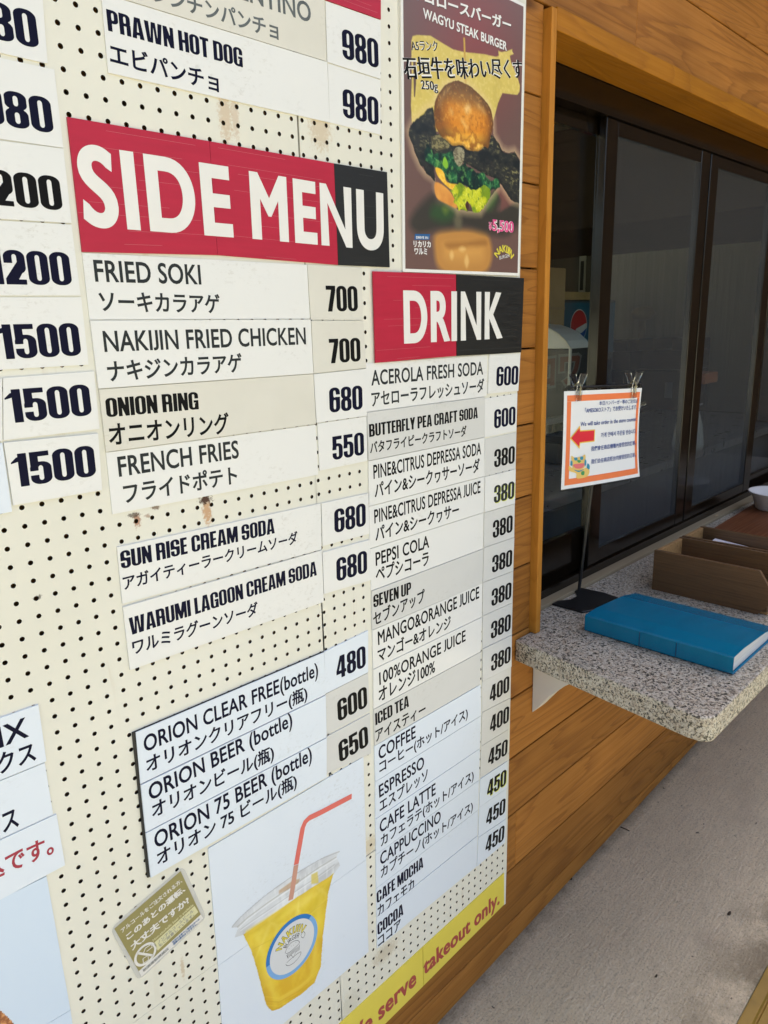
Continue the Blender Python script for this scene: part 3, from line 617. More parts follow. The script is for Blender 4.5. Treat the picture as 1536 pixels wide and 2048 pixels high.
# ------------------------------------------------------------------ pegboard
q = NT('pegboard_paint'); oc = q.tc.outputs['Object']
geo = q.n('NewGeometry'); wp = geo.outputs['Position']
base = q.mix(q.rng(q.noise(wp, 3.0, 4), .35, .7), (.70, .68, .59), (.66, .64, .545))
drip = q.rng(q.noise(q.map((55, 1, 5), wp), 1.0, 5, .6, .4), .60, .78, 0, .42)
big = q.rng(q.noise(wp, 5.0, 3), .45, .68)
c = q.mix(q.math('MULTIPLY', drip, big), base, (.40, .26, .12))
spk = q.rng(q.noise(wp, 160, 3, .6), .70, .76, 0, .35)
c = q.mix(q.math('MULTIPLY', spk, big), c, (.22, .15, .09))
sep = q.n('SeparateXYZ', {0: wp})
for (px_, py_, rx, rz, col, amt) in ((414, 1020, .007, .022, (.45, .20, .05), .75), (411, 999, .010, .007, (.05, .016, .008), 1.0), (274, 1040, .005, .010, (.30, .10, .03), .8), (268, 1030, .009, .003, (.05, .025, .012), .8),
        (311, 1015, .006, .003, (.12, .05, .02), .8), (295, 1032, .004, .003, (.25, .09, .03), .6), (450, 228, .010, .035, (.52, .36, .20), .6), (470, 232, .006, .03, (.50, .34, .2), .5), (640, 255, .02, .03, (.50, .36, .20), .55),
        (700, 2010, .03, .03, (.5, .47, .36), .5), (770, 1905, .035, .02, (.42, .33, .2), .5), (740, 1690, .02, .02, (.5, .38, .2), .5), (65, 1170, .012, .012, (.04, .03, .02), .0), (75, 1195, .005, .003, (.06, .045, .03), .8), (365, 1935, .003, .02, (.42, .27, .12), .5)):
    p_ = at(px_, py_)
    nz = q.noise(wp, 260, 4, .7)
    dx = q.math('DIVIDE', q.math('SUBTRACT', sep.outputs[0], p_.x), rx); dz = q.math('DIVIDE', q.math('SUBTRACT', sep.outputs[2], p_.z), rz)
    d = q.math('SQRT', q.math('ADD', q.math('MULTIPLY', dx, dx), q.math('MULTIPLY', dz, dz)))
    m_ = q.rng(q.math('ADD', d, q.math('MULTIPLY', q.math('SUBTRACT', nz, .5), 2.6)), .55, 1.05, amt, 0)
    c = q.mix(m_, c, col)
q.set(Base_Color=c, Roughness=.42, Specular_IOR_Level=.45)
q.bump(q.noise(wp, 60, 4), .06, .002)
PEG = q.m
def interp(n, tab):
    return float(np.interp(n, [t[0] for t in tab], [t[1] for t in tab]))
ROWL = [(-20, 35.47), (0, 15.47), (24, -8.569), (40, -24.454), (50, -34.3), (57, -41.12), (62, -45.95)]
ROWR = [(-20, 40.51), (0, 20.51), (30, -9.5), (45, -24.35), (55, -34.01), (62, -40.8), (80, -58.0)]
def inq(p, q):
    s = None
    for i in range(4):
        (ax, ay), (bx, by) = q[i], q[(i + 1) % 4]
        k = (bx - ax) * (p[1] - ay) - (by - ay) * (p[0] - ax)
        if s is None: s = k > 0
        elif (k > 0) != s: return False
    return True
def covered(x, z, r):
    for q in QUADS:
        if all(inq((x + dx, z + dz), q) for dx, dz in ((r, 0), (-r, 0), (0, r), (0, -r))): return True
    return False
def panel(label, x0, x1, z0, z1, xs, zs, shx=0.0, shz=0.0, trim=False):
    W = lambda x, z: (x + shx * z, z + shz * (x - .85))
    xs = [x for x in xs if x0 + .004 < x < x1 - .004]; zs = sorted(z for z in zs if z0 + .004 < z < z1 - .004)
    bx = [x0] + [(a + b) / 2 for a, b in zip(xs, xs[1:])] + [x1]; bz = [z0] + [(a + b) / 2 for a, b in zip(zs, zs[1:])] + [z1]
    m = MB(); V = []; Fc = []; N = 12; r = .0027; T = .0032
    def addv(x, z, y=0.0): a, b = W(x, z); V.append((a, y, b)); return len(V) - 1
    grid = {}; dark = []
    def gv(i, j):
        if (i, j) not in grid: grid[(i, j)] = addv(bx[i], bz[j])
        return grid[(i, j)]
    rr = random.Random(int(x0 * 1000) + int(z0 * 77))
    for j, cz in enumerate(zs):
        for i, cx in enumerate(xs):
            c = [gv(i, j), gv(i + 1, j), gv(i + 1, j + 1), gv(i, j + 1)]
            wx, wz_ = W(cx, cz)
            if covered(wx, wz_, r + .0002): Fc.append(c); continue
            h = [addv(cx + r * math.cos(2 * math.pi * (k + .5) / N), cz + r * math.sin(2 * math.pi * (k + .5) / N)) for k in range(N)]
            b = [addv(cx + r * math.cos(2 * math.pi * (k + .5) / N), cz + r * math.sin(2 * math.pi * (k + .5) / N), T) for k in range(N)]
            # ring: sectors right, top, left, bottom (12-gon, 3 verts a side)
            order = [(c[1], c[2], [10, 11, 0, 1]), (c[2], c[3], [1, 2, 3, 4]), (c[3], c[0], [4, 5, 6, 7]), (c[0], c[1], [7, 8, 9, 10])]
            for a, d, hs in order: Fc.append([a, d] + [h[t] for t in hs][::-1])
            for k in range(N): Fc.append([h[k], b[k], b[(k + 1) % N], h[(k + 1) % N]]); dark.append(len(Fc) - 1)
    # edge return so that the sheet has thickness
    P = [W(x0, z0), W(x1, z0), W(x1, z1), W(x0, z1)]; n0 = len(V)
    for p in P: V.append((p[0], 0, p[1]))
    for p in P: V.append((p[0], T, p[1]))
    for k in range(4): Fc.append([n0 + k, n0 + 4 + k, n0 + 4 + (k + 1) % 4, n0 + (k + 1) % 4])
    me = bpy.data.meshes.new('pegboard_panel'); me.from_pydata(V, [], Fc); me.update()
    o = link('pegboard_panel', me, [PEG, mat('hole_shade_dark', (.035, .026, .018), .9, .1)], None, (x0, 0, z0))
    for i in dark: me.polygons[i].material_index = 1  # hole walls coloured near-black, standing in for the shade inside
    tag(o, label, 'pegboard', 'pegboard panels on the wall')
    return o
g = .0003
SEAM = -.8692
panel('cream perforated board filling the left side, widest panel', -.12, .634 - g, SEAM + g, .66, [.02 * (17.25 + i) for i in range(-26, 20)], [.02 * interp(n, ROWL) for n in range(-20, 62)])
panel('cream perforated board at the bottom left under the horizontal seam', -.12, .630 - g, -1.42, SEAM - g, [.02 * (17.17 + i) for i in range(-26, 20)], [.02 * (-43.94 - .975 * k) for k in range(0, 26)])
panel('narrow cream perforated board between the vertical seam and the burger poster', .6345 + g, .817 - g, SEAM + g, .66, [.02 * (31.99 + .9942 * i) for i in range(-1, 12)], [.02 * interp(n, ROWR) for n in range(-20, 80)], .0085)
panel('tall cream perforated board behind the burger poster and the drink list', .817 + g, 1.118, SEAM + g, .66, [.02 * (31.99 + .9942 * i) for i in range(8, 26)], [.02 * interp(n, ROWR) for n in range(-20, 80)], .0085)
lowr = panel('speckled cream perforated board at the bottom right above the yellow notice', .6375 + g, 1.118, -1.165, SEAM - g, [.02 * (32.0 + .9646 * i) for i in range(0, 26)], [.02 * (-57.19 + .957 * k) for k in range(-1, 15)], .0085, .0125)
m = MB()
m.prism([at(1014.5, 1440), at(1020.5, 1440), at(1011.5, 1808), at(1007.2, 1811)], (0, .010, 0))
tr_ = m.build('edge_trim', mat('trim_white', (.70, .69, .64), .4, .5), None, tuple(at(1009, 1808)))
for v in tr_.data.vertices: v.co.y += .0006
tag(tr_, 'thin white edge trim down the lower right side of the pegboard', 'trim')

# ------------------------------------------------------------------ painted prints (colour per vertex of a fine grid)
def vcol_mat(name, rough=.3, coat=.0):
    q = NT(name); a = q.n('Attribute', attribute_name='Col'); q.set(Base_Color=a.outputs['Color'], Roughness=rough, Specular_IOR_Level=.5, Coat_Weight=coat, Coat_Roughness=.15)
    return q.m
PRINT = vcol_mat('printed_sheet', .34)
class Paint:
    def __init__(s, q, step):
        s.q = q; TL, TR, BR, BL = [np.array(p) for p in q]
        nx = int(np.linalg.norm(TR - TL) / step) + 2; nz = int(np.linalg.norm(BL - TL) / step) + 2
        u = np.linspace(0, 1, nx); v = np.linspace(0, 1, nz); U, V = np.meshgrid(u, v)
        P = (1 - V)[..., None] * ((1 - U)[..., None] * TL + U[..., None] * TR) + V[..., None] * ((1 - U)[..., None] * BL + U[..., None] * BR)
        s.P = P.reshape(-1, 2); s.X = s.P[:, 0]; s.Z = s.P[:, 1]; s.nx, s.nz = nx, nz; s.C = np.zeros((len(s.P), 3))
    def noise(s, sc, seed, sx=1.0, sz=1.0, octv=4):
        r = np.random.RandomState(seed); x = s.X * sx / sc; z = s.Z * sz / sc; out = 0; amp = 1; tot = 0
        for o in range(octv):
            G = r.rand(64, 64); xi = np.floor(x).astype(int); zi = np.floor(z).astype(int); fx = x - xi; fz = z - zi
            fx = fx * fx * (3 - 2 * fx); fz = fz * fz * (3 - 2 * fz)
            g = lambda a, b: G[(zi + b) % 64, (xi + a) % 64]
            out = out + amp * ((g(0, 0) * (1 - fx) + g(1, 0) * fx) * (1 - fz) + (g(0, 1) * (1 - fx) + g(1, 1) * fx) * fz); tot += amp; amp *= .55; x = x * 2.03 + 11; z = z * 2.03 + 5
        return out / tot
    def poly(s, pts, soft=.0006, rag=0.0, seed=1):   # pts in wall coordinates -> soft mask
        pts = np.array(pts); X, Z = s.X, s.Z
        if rag: X = X + (s.noise(.008, seed) - .5) * rag; Z = Z + (s.noise(.008, seed + 9) - .5) * rag
        ins = np.zeros(len(X), bool); dm = np.full(len(X), 9.0)
        for i in range(len(pts)):
            (ax, az), (bx, bz) = pts[i], pts[(i + 1) % len(pts)]
            cnd = ((az > Z) != (bz > Z)); xx = (bx - ax) * (Z - az) / (bz - az + 1e-12) + ax; ins ^= cnd & (X < xx)
            L2 = (bx - ax) ** 2 + (bz - az) ** 2 + 1e-12; t = np.clip(((X - ax) * (bx - ax) + (Z - az) * (bz - az)) / L2, 0, 1)
            dm = np.minimum(dm, np.hypot(X - ax - t * (bx - ax), Z - az - t * (bz - az)))
        sd = np.where(ins, dm, -dm); s.sd = sd
        return np.clip(sd / (2 * soft) + .5, 0, 1)
    def vor(s, n, seed, pts):            # F1, F2-F1 of n random sites inside the box round pts
        r = np.random.RandomState(seed); P = np.array(pts); lo, hi = P.min(0), P.max(0); S = lo + r.rand(n, 2) * (hi - lo)
        X = s.X + (s.noise(.006, seed + 3) - .5) * .006; Z = s.Z + (s.noise(.006, seed + 4) - .5) * .006
        d = np.sort(np.hypot(X[:, None] - S[None, :, 0], Z[:, None] - S[None, :, 1]), axis=1)
        sc = math.sqrt((hi - lo).prod() / n); return d[:, 0] / sc, (d[:, 1] - d[:, 0]) / sc
    def put(s, m, col, a=1.0):
        col = np.array(col, float)
        m = (m * a)[:, None]; s.C = s.C * (1 - m) + col * m
    def build(s, name, y, m, parent):
        nx, nz = s.nx, s.nz; me = bpy.data.meshes.new(name)
        vs = [(float(p[0]), y, float(p[1])) for p in s.P]
        fs = [(j * nx + i, (j + 1) * nx + i, (j + 1) * nx + i + 1, j * nx + i + 1) for j in range(nz - 1) for i in range(nx - 1)]
        me.from_pydata(vs, [], fs); at_ = me.color_attributes.new('Col', 'FLOAT_COLOR', 'POINT')
        c = np.clip(s.C, 0, 255) / 255; c = np.where(c <= .04045, c / 12.92, ((c + .055) / 1.055) ** 2.4)
        at_.data.foreach_set('color', np.concatenate([c, np.ones((len(c), 1))], 1).astype(np.float32).ravel()); me.update()
        return link(name, me, m, parent)
def vw(ox, oy, s): return lambda *pts: [wz(ox + x / s, oy + y / s) for x, y in pts]
Vv, Vw, Vt, Vh, Vs = vw(790, 0, 5.689), vw(790, 270, 5.689), vw(440, 1640, 4.8), vw(500, 1488, 2.743), vw(200, 1700, 6.678)
def smooth(pts, n=4):                    # closed Catmull-Rom
    out = []; L = len(pts)
    for i in range(L):
        p0, p1, p2, p3 = [np.array(pts[(i + k - 1) % L]) for k in range(4)]
        for t in np.arange(n) / n: out.append(tuple(.5 * ((2 * p1) + (-p0 + p2) * t + (2 * p0 - 5 * p1 + 4 * p2 - p3) * t * t + (-p0 + 3 * p1 - 3 * p2 + p3) * t ** 3)))
    return out
def polyfill(pts):
    tr = tessellate_polygon([[Vector((p[0], p[1], 0)) for p in pts]]); fs = []
    for a, b, c in tr:
        A = (pts[b][0] - pts[a][0]) * (pts[c][1] - pts[a][1]) - (pts[b][1] - pts[a][1]) * (pts[c][0] - pts[a][0])
        fs.append((a, b, c) if A > 0 else (a, c, b))
    return np.array(pts), fs
def strokes(paths, wd):                  # thin drawn lines as ribbons in the wall plane
    V = []; Fs = []
    for path in paths:
        p = [np.array(k) for k in path]; L = []
        for i in range(len(p)):
            d = p[min(i + 1, len(p) - 1)] - p[max(i - 1, 0)]; d = d / (np.linalg.norm(d) + 1e-9); nn = np.array([-d[1], d[0]]) * wd / 2; L.append((p[i] + nn, p[i] - nn))
        n = len(V)
        for a, b in L: V += [a, b]
        for i in range(len(p) - 1): Fs.append((n + 2 * i, n + 2 * i + 1, n + 2 * i + 3, n + 2 * i + 2))
    return np.array(V), Fs
def arc_text(sh, c, rad, a0, a1, h):     # text bent along a circle, clockwise from a0 to a1
    V, Fs, (x0, x1, y0, y1) = sh
    a = a0 + (V[:, 0] - x0) / (x1 - x0) * (a1 - a0); r = rad + (V[:, 1] - y0) / (y1 - y0) * h
    return np.stack([c[0] + r * np.cos(a), c[1] + r * np.sin(a)], 1), Fs

# ---- wagyu burger poster
post = empty('burger_poster', (TQ[3][0], 0, TQ[3][1]), 'brown steak burger poster with a tall burger over its reflection', 'poster')
plate_mesh(TQ, .0030).build('white_border', mat('poster_paper', (.74, .73, .70), .35, .5), post)
for v in post.children[0].data.vertices: v.co.y -= .0004
iq = shrink(TQ, .0045); p = Paint(iq, .00105)
n1, n2, n3 = p.noise(.02, 1), p.noise(.004, 2, octv=5), p.noise(.05, 3)
p.C[:] = (104, 78, 72)
cx, cz = wz(945, 70); d = np.hypot((p.X - cx) * 1.0, p.Z - cz); p.put(np.clip(1 - d / .16, 0, 1), (138, 58, 54), .75)
cow = Vv((165, 470), (180, 420), (230, 408), (380, 415), (520, 500), (640, 570), (760, 600), (1000, 625), (1130, 655), (1160, 640), (1155, 585), (1190, 600), (1250, 590), (1315, 565), (1310, 590), (1330, 620), (1285, 640), (1300, 720), (1370, 880), (1400, 980), (1395, 1050), (1370, 1085), (1280, 1075), (1200, 1065), (1150, 1180), (1120, 1300), (1090, 1400), (1000, 1500), (400, 1500), (170, 1400), (160, 1200), (170, 900), (165, 600))
mk = p.poly(cow); p.put(mk, (206, 184, 92)); p.put(mk * np.clip((n2 - .52) * 8, 0, 1), (222, 203, 128), .5); p.put(mk * np.clip((.46 - n1) * 8, 0, 1), (190, 168, 80), .5)
p.put(p.poly(Vv((185, 700), (215, 700), (218, 960), (205, 1110), (195, 1110))), (92, 66, 58))
p.put(p.poly(Vv((755, 435), (775, 435), (795, 1010), (775, 1010))), (190, 150, 60))
# blurred reflection
e = p.poly(smooth(Vw((440, 1130), (620, 1075), (900, 1080), (1030, 1130), (1085, 1330), (1040, 1530), (900, 1600), (620, 1600), (470, 1500), (430, 1320))), .006)
p.put(e, (186, 132, 66), .95); p.put(e * np.clip((p.sd - .012) / .03, 0, 1), (214, 160, 84), .8)
p.put(p.poly(smooth(Vw((560, 1230), (800, 1215), (1000, 1190), (1010, 1260), (800, 1270), (600, 1300))), .004), (140, 92, 44), .6)
for hx in ((625, 1372, 24, 52), (745, 1300, 40, 30), (795, 1440, 26, 75)):
    p.put(p.poly(smooth(Vw((hx[0] - hx[2], hx[1]), (hx[0], hx[1] - hx[3]), (hx[0] + hx[2], hx[1]), (hx[0], hx[1] + hx[3]))), .003), (234, 196, 126), .6)
p.put(p.poly(smooth(Vw((150, 1020), (210, 860), (420, 660), (470, 820), (650, 850), (1000, 840), (1130, 640), (1190, 740), (1160, 860), (1380, 740), (1400, 980), (1260, 1140), (1050, 1130), (800, 1060), (560, 1075), (440, 1090), (250, 1130))), .007), (52, 50, 44), .93)
p.put(p.poly(smooth(Vw((420, 800), (560, 780), (660, 850), (640, 960), (520, 1000), (380, 930))), .007), (44, 78, 42), .8)
p.put(p.poly(smooth(Vw((520, 840), (560, 820), (590, 860), (550, 900))), .005), (110, 128, 48), .7)
p.put(p.poly(smooth(Vw((650, 960), (690, 890), (740, 960), (730, 1060), (670, 1060))), .005), (104, 98, 76), .8)
p.put(p.poly(smooth(Vw((1010, 800), (1090, 680), (1150, 660), (1120, 790), (1040, 870))), .006), (62, 92, 48), .8)
p.put(p.poly(Vw((1170, 540), (1230, 590), (1400, 720), (1330, 780), (1180, 870), (1190, 740), (1130, 640)), .003), (112, 72, 66), .9)
# glow round the burger
glow = Vv((140, 1500), (200, 1380), (330, 1260), (430, 1200), (470, 1080), (540, 990), (620, 940), (700, 930), (800, 970), (900, 1050), (1000, 1150), (1060, 1240), (1090, 1350)) + Vw((1100, 10), (1200, 180), (1270, 210), (1340, 190), (1410, 300), (1405, 780), (1300, 740), (1180, 560), (1060, 720), (950, 880), (800, 870), (690, 850), (640, 800), (450, 620), (440, 500), (330, 430), (270, 350), (200, 200))
p.poly(glow); gl = np.clip(1 + p.sd / .012, 0, 1) * (p.sd < 0); p.put(gl, (222, 196, 148), .55)
# lower bun, cheese
b_ = p.poly(smooth(Vw((440, 540), (600, 640), (690, 830), (570, 790), (450, 710))), .001); p.put(b_, (206, 132, 62)); p.put(b_ * np.clip(n1 * 2 - .7, 0, 1), (236, 178, 84), .7)
# steak
st = p.poly(Vv((135, 1510), (160, 1430), (210, 1370), (300, 1310), (350, 1250), (410, 1228), (450, 1536)) + Vw((1100, 12), (1150, 90), (1200, 190), (1270, 222), (1340, 200), (1400, 300), (1406, 790), (1300, 740), (1200, 585), (1130, 500), (1000, 450), (800, 330), (600, 280), (420, 300), (440, 540), (380, 470), (330, 430), (305, 370), (280, 360), (220, 235), (180, 105), (130, 10)), .0007, .004, 5)
p.put(st, (40, 42, 40)); f = p.noise(.0034, 8, .7, 1.5, 5); sds = p.sd.copy(); fb = p.noise(.022, 61, .8, 1.3, 4)
p.put(st * np.clip((f - .50) * 6, 0, 1) * np.clip(fb * 3 - 1.0, 0, 1), (104, 100, 70), .75); p.put(st * np.clip((f - .60) * 8, 0, 1) * np.clip(fb * 4 - 1.8, 0, 1), (168, 160, 104), .7); p.put(st * np.clip((.46 - fb) * 6, 0, 1), (16, 24, 26), .75); p.put(st * np.clip(1 - sds / .006, 0, 1), (20, 24, 24), .5)
gr = p.poly(Vw((385, 20), (500, 0), (610, 90), (590, 150), (470, 190), (400, 150))); p.put(gr, (88, 82, 56), .8); p.put(gr * (f > .55), (150, 140, 96), .7)
# greens
gn = p.poly(Vw((305, 200), (350, 95), (390, 170), (420, 230), (520, 215), (640, 180), (690, 360), (770, 330), (900, 430), (1000, 450), (1060, 530), (1160, 500), (1170, 600), (1060, 640), (900, 640), (740, 570), (600, 555), (540, 480), (430, 370), (330, 300)), .0006, .006, 3)
p.put(gn, (16, 62, 46)); gpts = Vw((305, 95), (1170, 640)); g1, g2 = p.vor(46, 71, gpts); f2 = p.noise(.006, 12, octv=4)
p.put(gn * np.clip(.9 - g1 * 1.3, 0, 1), (34, 108, 60), .9); p.put(gn * np.clip(1 - g2 * 7, 0, 1), (96, 160, 92), .75); p.put(gn * np.clip((g1 - .55) * 4, 0, 1), (8, 34, 34), .85)
p.put(gn * np.clip((f2 - .58) * 8, 0, 1), (120, 176, 84), .55); p.put(gn * np.clip((.42 - f2) * 8, 0, 1), (8, 30, 30), .6)
p.put(p.poly(smooth(Vw((520, 330), (545, 250), (585, 340), (560, 390)))), (128, 180, 48))
ch = p.poly(smooth(Vw((440, 380), (490, 385), (540, 440), (570, 540), (690, 570), (690, 625), (620, 625), (520, 540), (460, 460)))); p.put(ch, (232, 178, 48)); p.put(ch * (n2 > .55), (246, 206, 96), .6)
yl = p.poly(Vw((610, 640), (650, 600), (700, 545), (770, 590), (900, 640), (1000, 565), (1060, 620), (1060, 720), (1000, 800), (950, 885), (870, 880), (830, 780), (800, 760), (800, 870), (700, 850), (690, 800), (650, 780), (660, 720)), .0006, .006, 7)
p.put(yl, (176, 184, 30)); y1, y2 = p.vor(26, 72, Vw((610, 545), (1060, 885))); f3 = p.noise(.005, 21, octv=4); sdy = p.sd.copy()
p.put(yl * np.clip(1 - y1 * 1.4, 0, 1), (214, 214, 50), .8); p.put(yl * np.clip(1 - y2 * 8, 0, 1), (236, 236, 120), .7); p.put(yl * np.clip((y1 - .6) * 4, 0, 1), (104, 136, 28), .8); p.put(yl * np.clip((.42 - f3) * 8, 0, 1), (90, 124, 30), .6)
ro = p.poly(smooth(Vw((645, 190), (700, 140), (765, 180), (760, 290), (710, 365), (655, 290)))); p.put(ro, (112, 104, 82)); p.put(ro * (f > .5), (168, 162, 130), .7)
p.put(p.poly(smooth(Vw((780, 800), (800, 755), (820, 790), (815, 850), (795, 850)))), (70, 40, 36))
# top bun
bun = p.poly(smooth(Vv((440, 1420), (425, 1260), (455, 1110), (540, 990), (620, 942), (700, 930), (800, 972), (900, 1045), (1000, 1150), (1070, 1260), (1095, 1420)) + Vw((1065, 30), (1040, 150), (1000, 130), (930, 182), (800, 170), (745, 120), (640, 122), (580, 70), (490, 0)), 3), .0007, .002, 2)
sdb = p.sd.copy(); zt = wz(950, 165)[1]; zb = wz(950, 300)[1]; t = np.clip((zt - p.Z) / (zt - zb), 0, 1)
colb = np.stack([np.interp(t, [0, .25, .5, .72, .85, 1], [134, 176, 204, 212, 236, 232]), np.interp(t, [0, .25, .5, .72, .85, 1], [98, 118, 128, 132, 172, 168]), np.interp(t, [0, .25, .5, .72, .85, 1], [52, 48, 34, 30, 54, 60])], 1)
p.put(bun, colb)
bc_, br_ = Vv((770, 1330))[0], (abs(Vv((1095, 1330))[0][0] - Vv((430, 1330))[0][0]) / 2, abs(Vv((770, 940))[0][1] - Vw((770, 180))[0][1]) / 2)
ex, ez = (p.X - bc_[0]) / br_[0], (p.Z - bc_[1] + .01) / br_[1]; ny = np.sqrt(np.clip(1 - ex ** 2 - ez ** 2, 0, 1))
lam_ = np.clip(ex * .12 + ez * .30 + ny * .92, 0, 1); p.put(bun * np.clip((.80 - lam_) * 2.6, 0, 1), (84, 50, 24), .75); p.put(bun * np.clip((lam_ - .86) * 6, 0, 1), (238, 168, 66), .55)
top_ = np.clip((ez - .45) * 3, 0, 1); p.put(bun * top_, (112, 84, 52), .6); p.put(bun * np.clip((n2 - .60) * 8, 0, 1) * (ez > -.2), (236, 178, 90), .35); p.put(bun * np.clip((.42 - n2) * 8, 0, 1), (150, 86, 28), .4)
pe = np.clip((-.42 - ez + (n1 - .5) * .9) * 7, 0, 1); p.put(bun * pe, (238, 178, 62), .85); p.put(bun * pe * np.clip((n2 - .52) * 6, 0, 1), (250, 212, 120), .6); p.put(bun * np.exp(-((-.42 - ez + (n1 - .5) * .9) / .06) ** 2), (150, 88, 26), .55)
p.put(bun * np.clip(1 - sdb / .004, 0, 1), (74, 46, 22), .5)
p.put(p.poly(smooth(Vv((440, 1400), (540, 1385), (590, 1410), (640, 1450), (780, 1505), (760, 1530), (620, 1490), (560, 1460), (440, 1480))), .002, .004, 4), (168, 98, 30), .35); p.put(p.poly(smooth(Vv((800, 1500), (850, 1330), (862, 1335), (830, 1510))), .002, .002), (160, 92, 30), .3)
for a, al in ((((770, 1225), (800, 1208), (838, 1222), (828, 1262), (800, 1300), (782, 1270)), .6), (((600, 1250), (615, 1236), (632, 1262), (634, 1310), (618, 1318), (604, 1290)), .4), (((735, 1385), (765, 1375), (805, 1450), (785, 1470)), .45), (((905, 1180), (960, 1220), (1010, 1300), (990, 1310), (930, 1240)), .3), (((470, 1200), (520, 1080), (600, 1000), (590, 1030), (540, 1100), (500, 1210)), .25)):
    p.put(p.poly(smooth(Vv(*a)), .004, .005, 6), (250, 222, 160), al)
p.build('print', -.00365, PRINT, post)
WIN = mat('white_ink', (.76, .75, .73), .4, .4); PKI = mat('pink_ink', (.66, .085, .24), .4, .4); BLI = mat('blue_ink', (.02, .10, .26), .4, .4); YLI = mat('yellow_ink', (.66, .56, .06), .4, .4)
SHD = mat('shadow_ink', (.055, .03, .028), .4, .4)
yt = -.0038
def vx(s, x0, y0, x1, y1): return (790 + x0 / 5.689, y0 / 5.689, 790 + x1 / 5.689, y1 / 5.689)
T1 = ('J', 'サイコロースバーガー', *vx(0, 5, -62, 1298, 368), 30); T2 = ('G', 'WAGYU STEAK BURGER', *vx(0, 296, 212, 1250, 588), 20)
flat('letter_shadow', [text_piece(*[T1[0], T1[1], T1[2] + 1, T1[3] + 1.8, T1[4] + 1, T1[5] + 1.8, 30], bx=.03, by=.03), text_piece(T2[0], T2[1], T2[2] + .8, T2[3] + 1.3, T2[4] + .8, T2[5] + 1.3, 20, bx=.03, by=.025)], yt, SHD, post)
flat('lettering', [text_piece(*T1, bx=.034, by=.03), text_piece(*T2, bx=.03, by=.025)], yt - .00015, WIN, post)
K1 = ('J', '石垣牛を味わい尽くす', *vx(0, 85, 912, 1435, 905), 46); K2 = ('J', 'A5ランク', *vx(0, 165, 585, 470, 592), 21); K3 = ('G', '250g', *vx(0, 275, 1022, 470, 1038), 18)
flat('letter_outline', [text_piece(*K1, bx=.062, by=.045), text_piece(*K2, bx=.06, by=.045), text_piece(*K3, bx=.075, by=.06, clamp=False)], yt, WIN, post)
flat('lettering', [text_piece(*K1, bx=.036, by=.004), text_piece(*K2, bx=.026, by=.002), text_piece(*K3, bx=.03, by=.002, clamp=False)], yt - .00015, BLK, post)
def ux(x0, y0, x1, y1): return (790 + x0 / 5.689, 270 + y0 / 5.689, 790 + x1 / 5.689, 270 + y1 / 5.689)
PR = ('g', '5,500', *ux(1085, 1092, 1330, 1116), 23); PY = ('g', '¥', *ux(1043, 1086, 1082, 1090), 16)
flat('price_outline', [text_piece(*PR, bx=.085, by=.06), text_piece(*PY, bx=.1, by=.07)], yt, WIN, post)
flat('price_lettering', [text_piece(*PR, bx=.042, by=.02), text_piece(*PY, bx=.03, by=.02)], yt - .00015, PKI, post)
flat('blue_tag', [polyfill(Vw((205, 1128), (378, 1130), (368, 1195), (198, 1195)))], yt - .0001, BLI, post)
flat('logo_lettering', [text_piece('G', 'DRIVE IN', *ux(218, 1182, 355, 1186), 5, bx=.03, by=.02), text_piece('J', 'リカリカ', *ux(190, 1278, 386, 1284), 13, bx=.04, by=.03), text_piece('J', 'ワルミ', *ux(200, 1362, 345, 1366), 13, bx=.04, by=.03)], yt - .0002, WIN, post)
c0 = wz(790 + 1220 / 5.689, 270 + 1500 / 5.689); r0 = wz(790 + 1225 / 5.689, 270 + 1335 / 5.689)[1] - c0[1]
flat('logo_arc_lettering', [arc_text(roman('NAKIJIN', bx=.045, by=.03, clamp=True), c0, r0, R(146), R(34), .0115)], yt - .0002, YLI, post)
flat('logo_script', [text_piece('G', 'BURGER', *ux(1168, 1420, 1285, 1388), 7, bx=.0, by=.0)], yt - .0002, WIN, post)

# ---- juice poster
jp = empty('juice_poster', (JQ[3][0], 0, JQ[3][1]), 'white picture of an iced yellow juice cup with a red straw', 'poster')
sL, sR = wz(435, 1931), wz(731.5, 1718.4)
for nm, qq in (('upper_sheet', [JQ[0], JQ[1], sR, sL]), ('lower_sheet', [sL, sR, JQ[2], JQ[3]])):
    plate_mesh(shrink(qq, .0003), .0014).build(nm, BWH, jp)
bt = [wz(x, y) for x, y in ((455, 1625), (755, 1625), (755, 2040), (455, 2040))]
xs_ = [k[0] for k in bt]; zs_ = [k[1] for k in bt]
cupq = smooth(Vt((215, 1095), (100, 1030), (180, 930), (420, 720), (700, 520), (950, 370), (1100, 300), (1150, 290), (1115, 350), (1085, 500), (1055, 620), (1035, 700), (985, 1100), (965, 1400), (900, 1560), (760, 1680), (560, 1810), (490, 1830), (440, 1780), (415, 1690), (330, 1380), (290, 1240), (240, 1150)), 3)
cx0, cx1 = min(k[0] for k in cupq) - .002, max(k[0] for k in cupq) + .002; cz0, cz1 = min(k[1] for k in cupq) - .002, max(k[1] for k in cupq) + .002
p = Paint([(cx0, cz1), (cx1, cz1), (cx1, cz0), (cx0, cz0)], .0009)
n1, n2, n3 = p.noise(.012, 31, 1, 1), p.noise(.004, 32, .5, 2), p.noise(.03, 33)
n4 = p.noise(.02, 37, 1, .6)
lid = p.poly(smooth(Vt((100, 1030), (180, 930), (420, 720), (700, 520), (950, 370), (1100, 300), (1150, 290), (1115, 350), (1085, 520), (215, 1100), (165, 1030)), 3)); lidm = lid
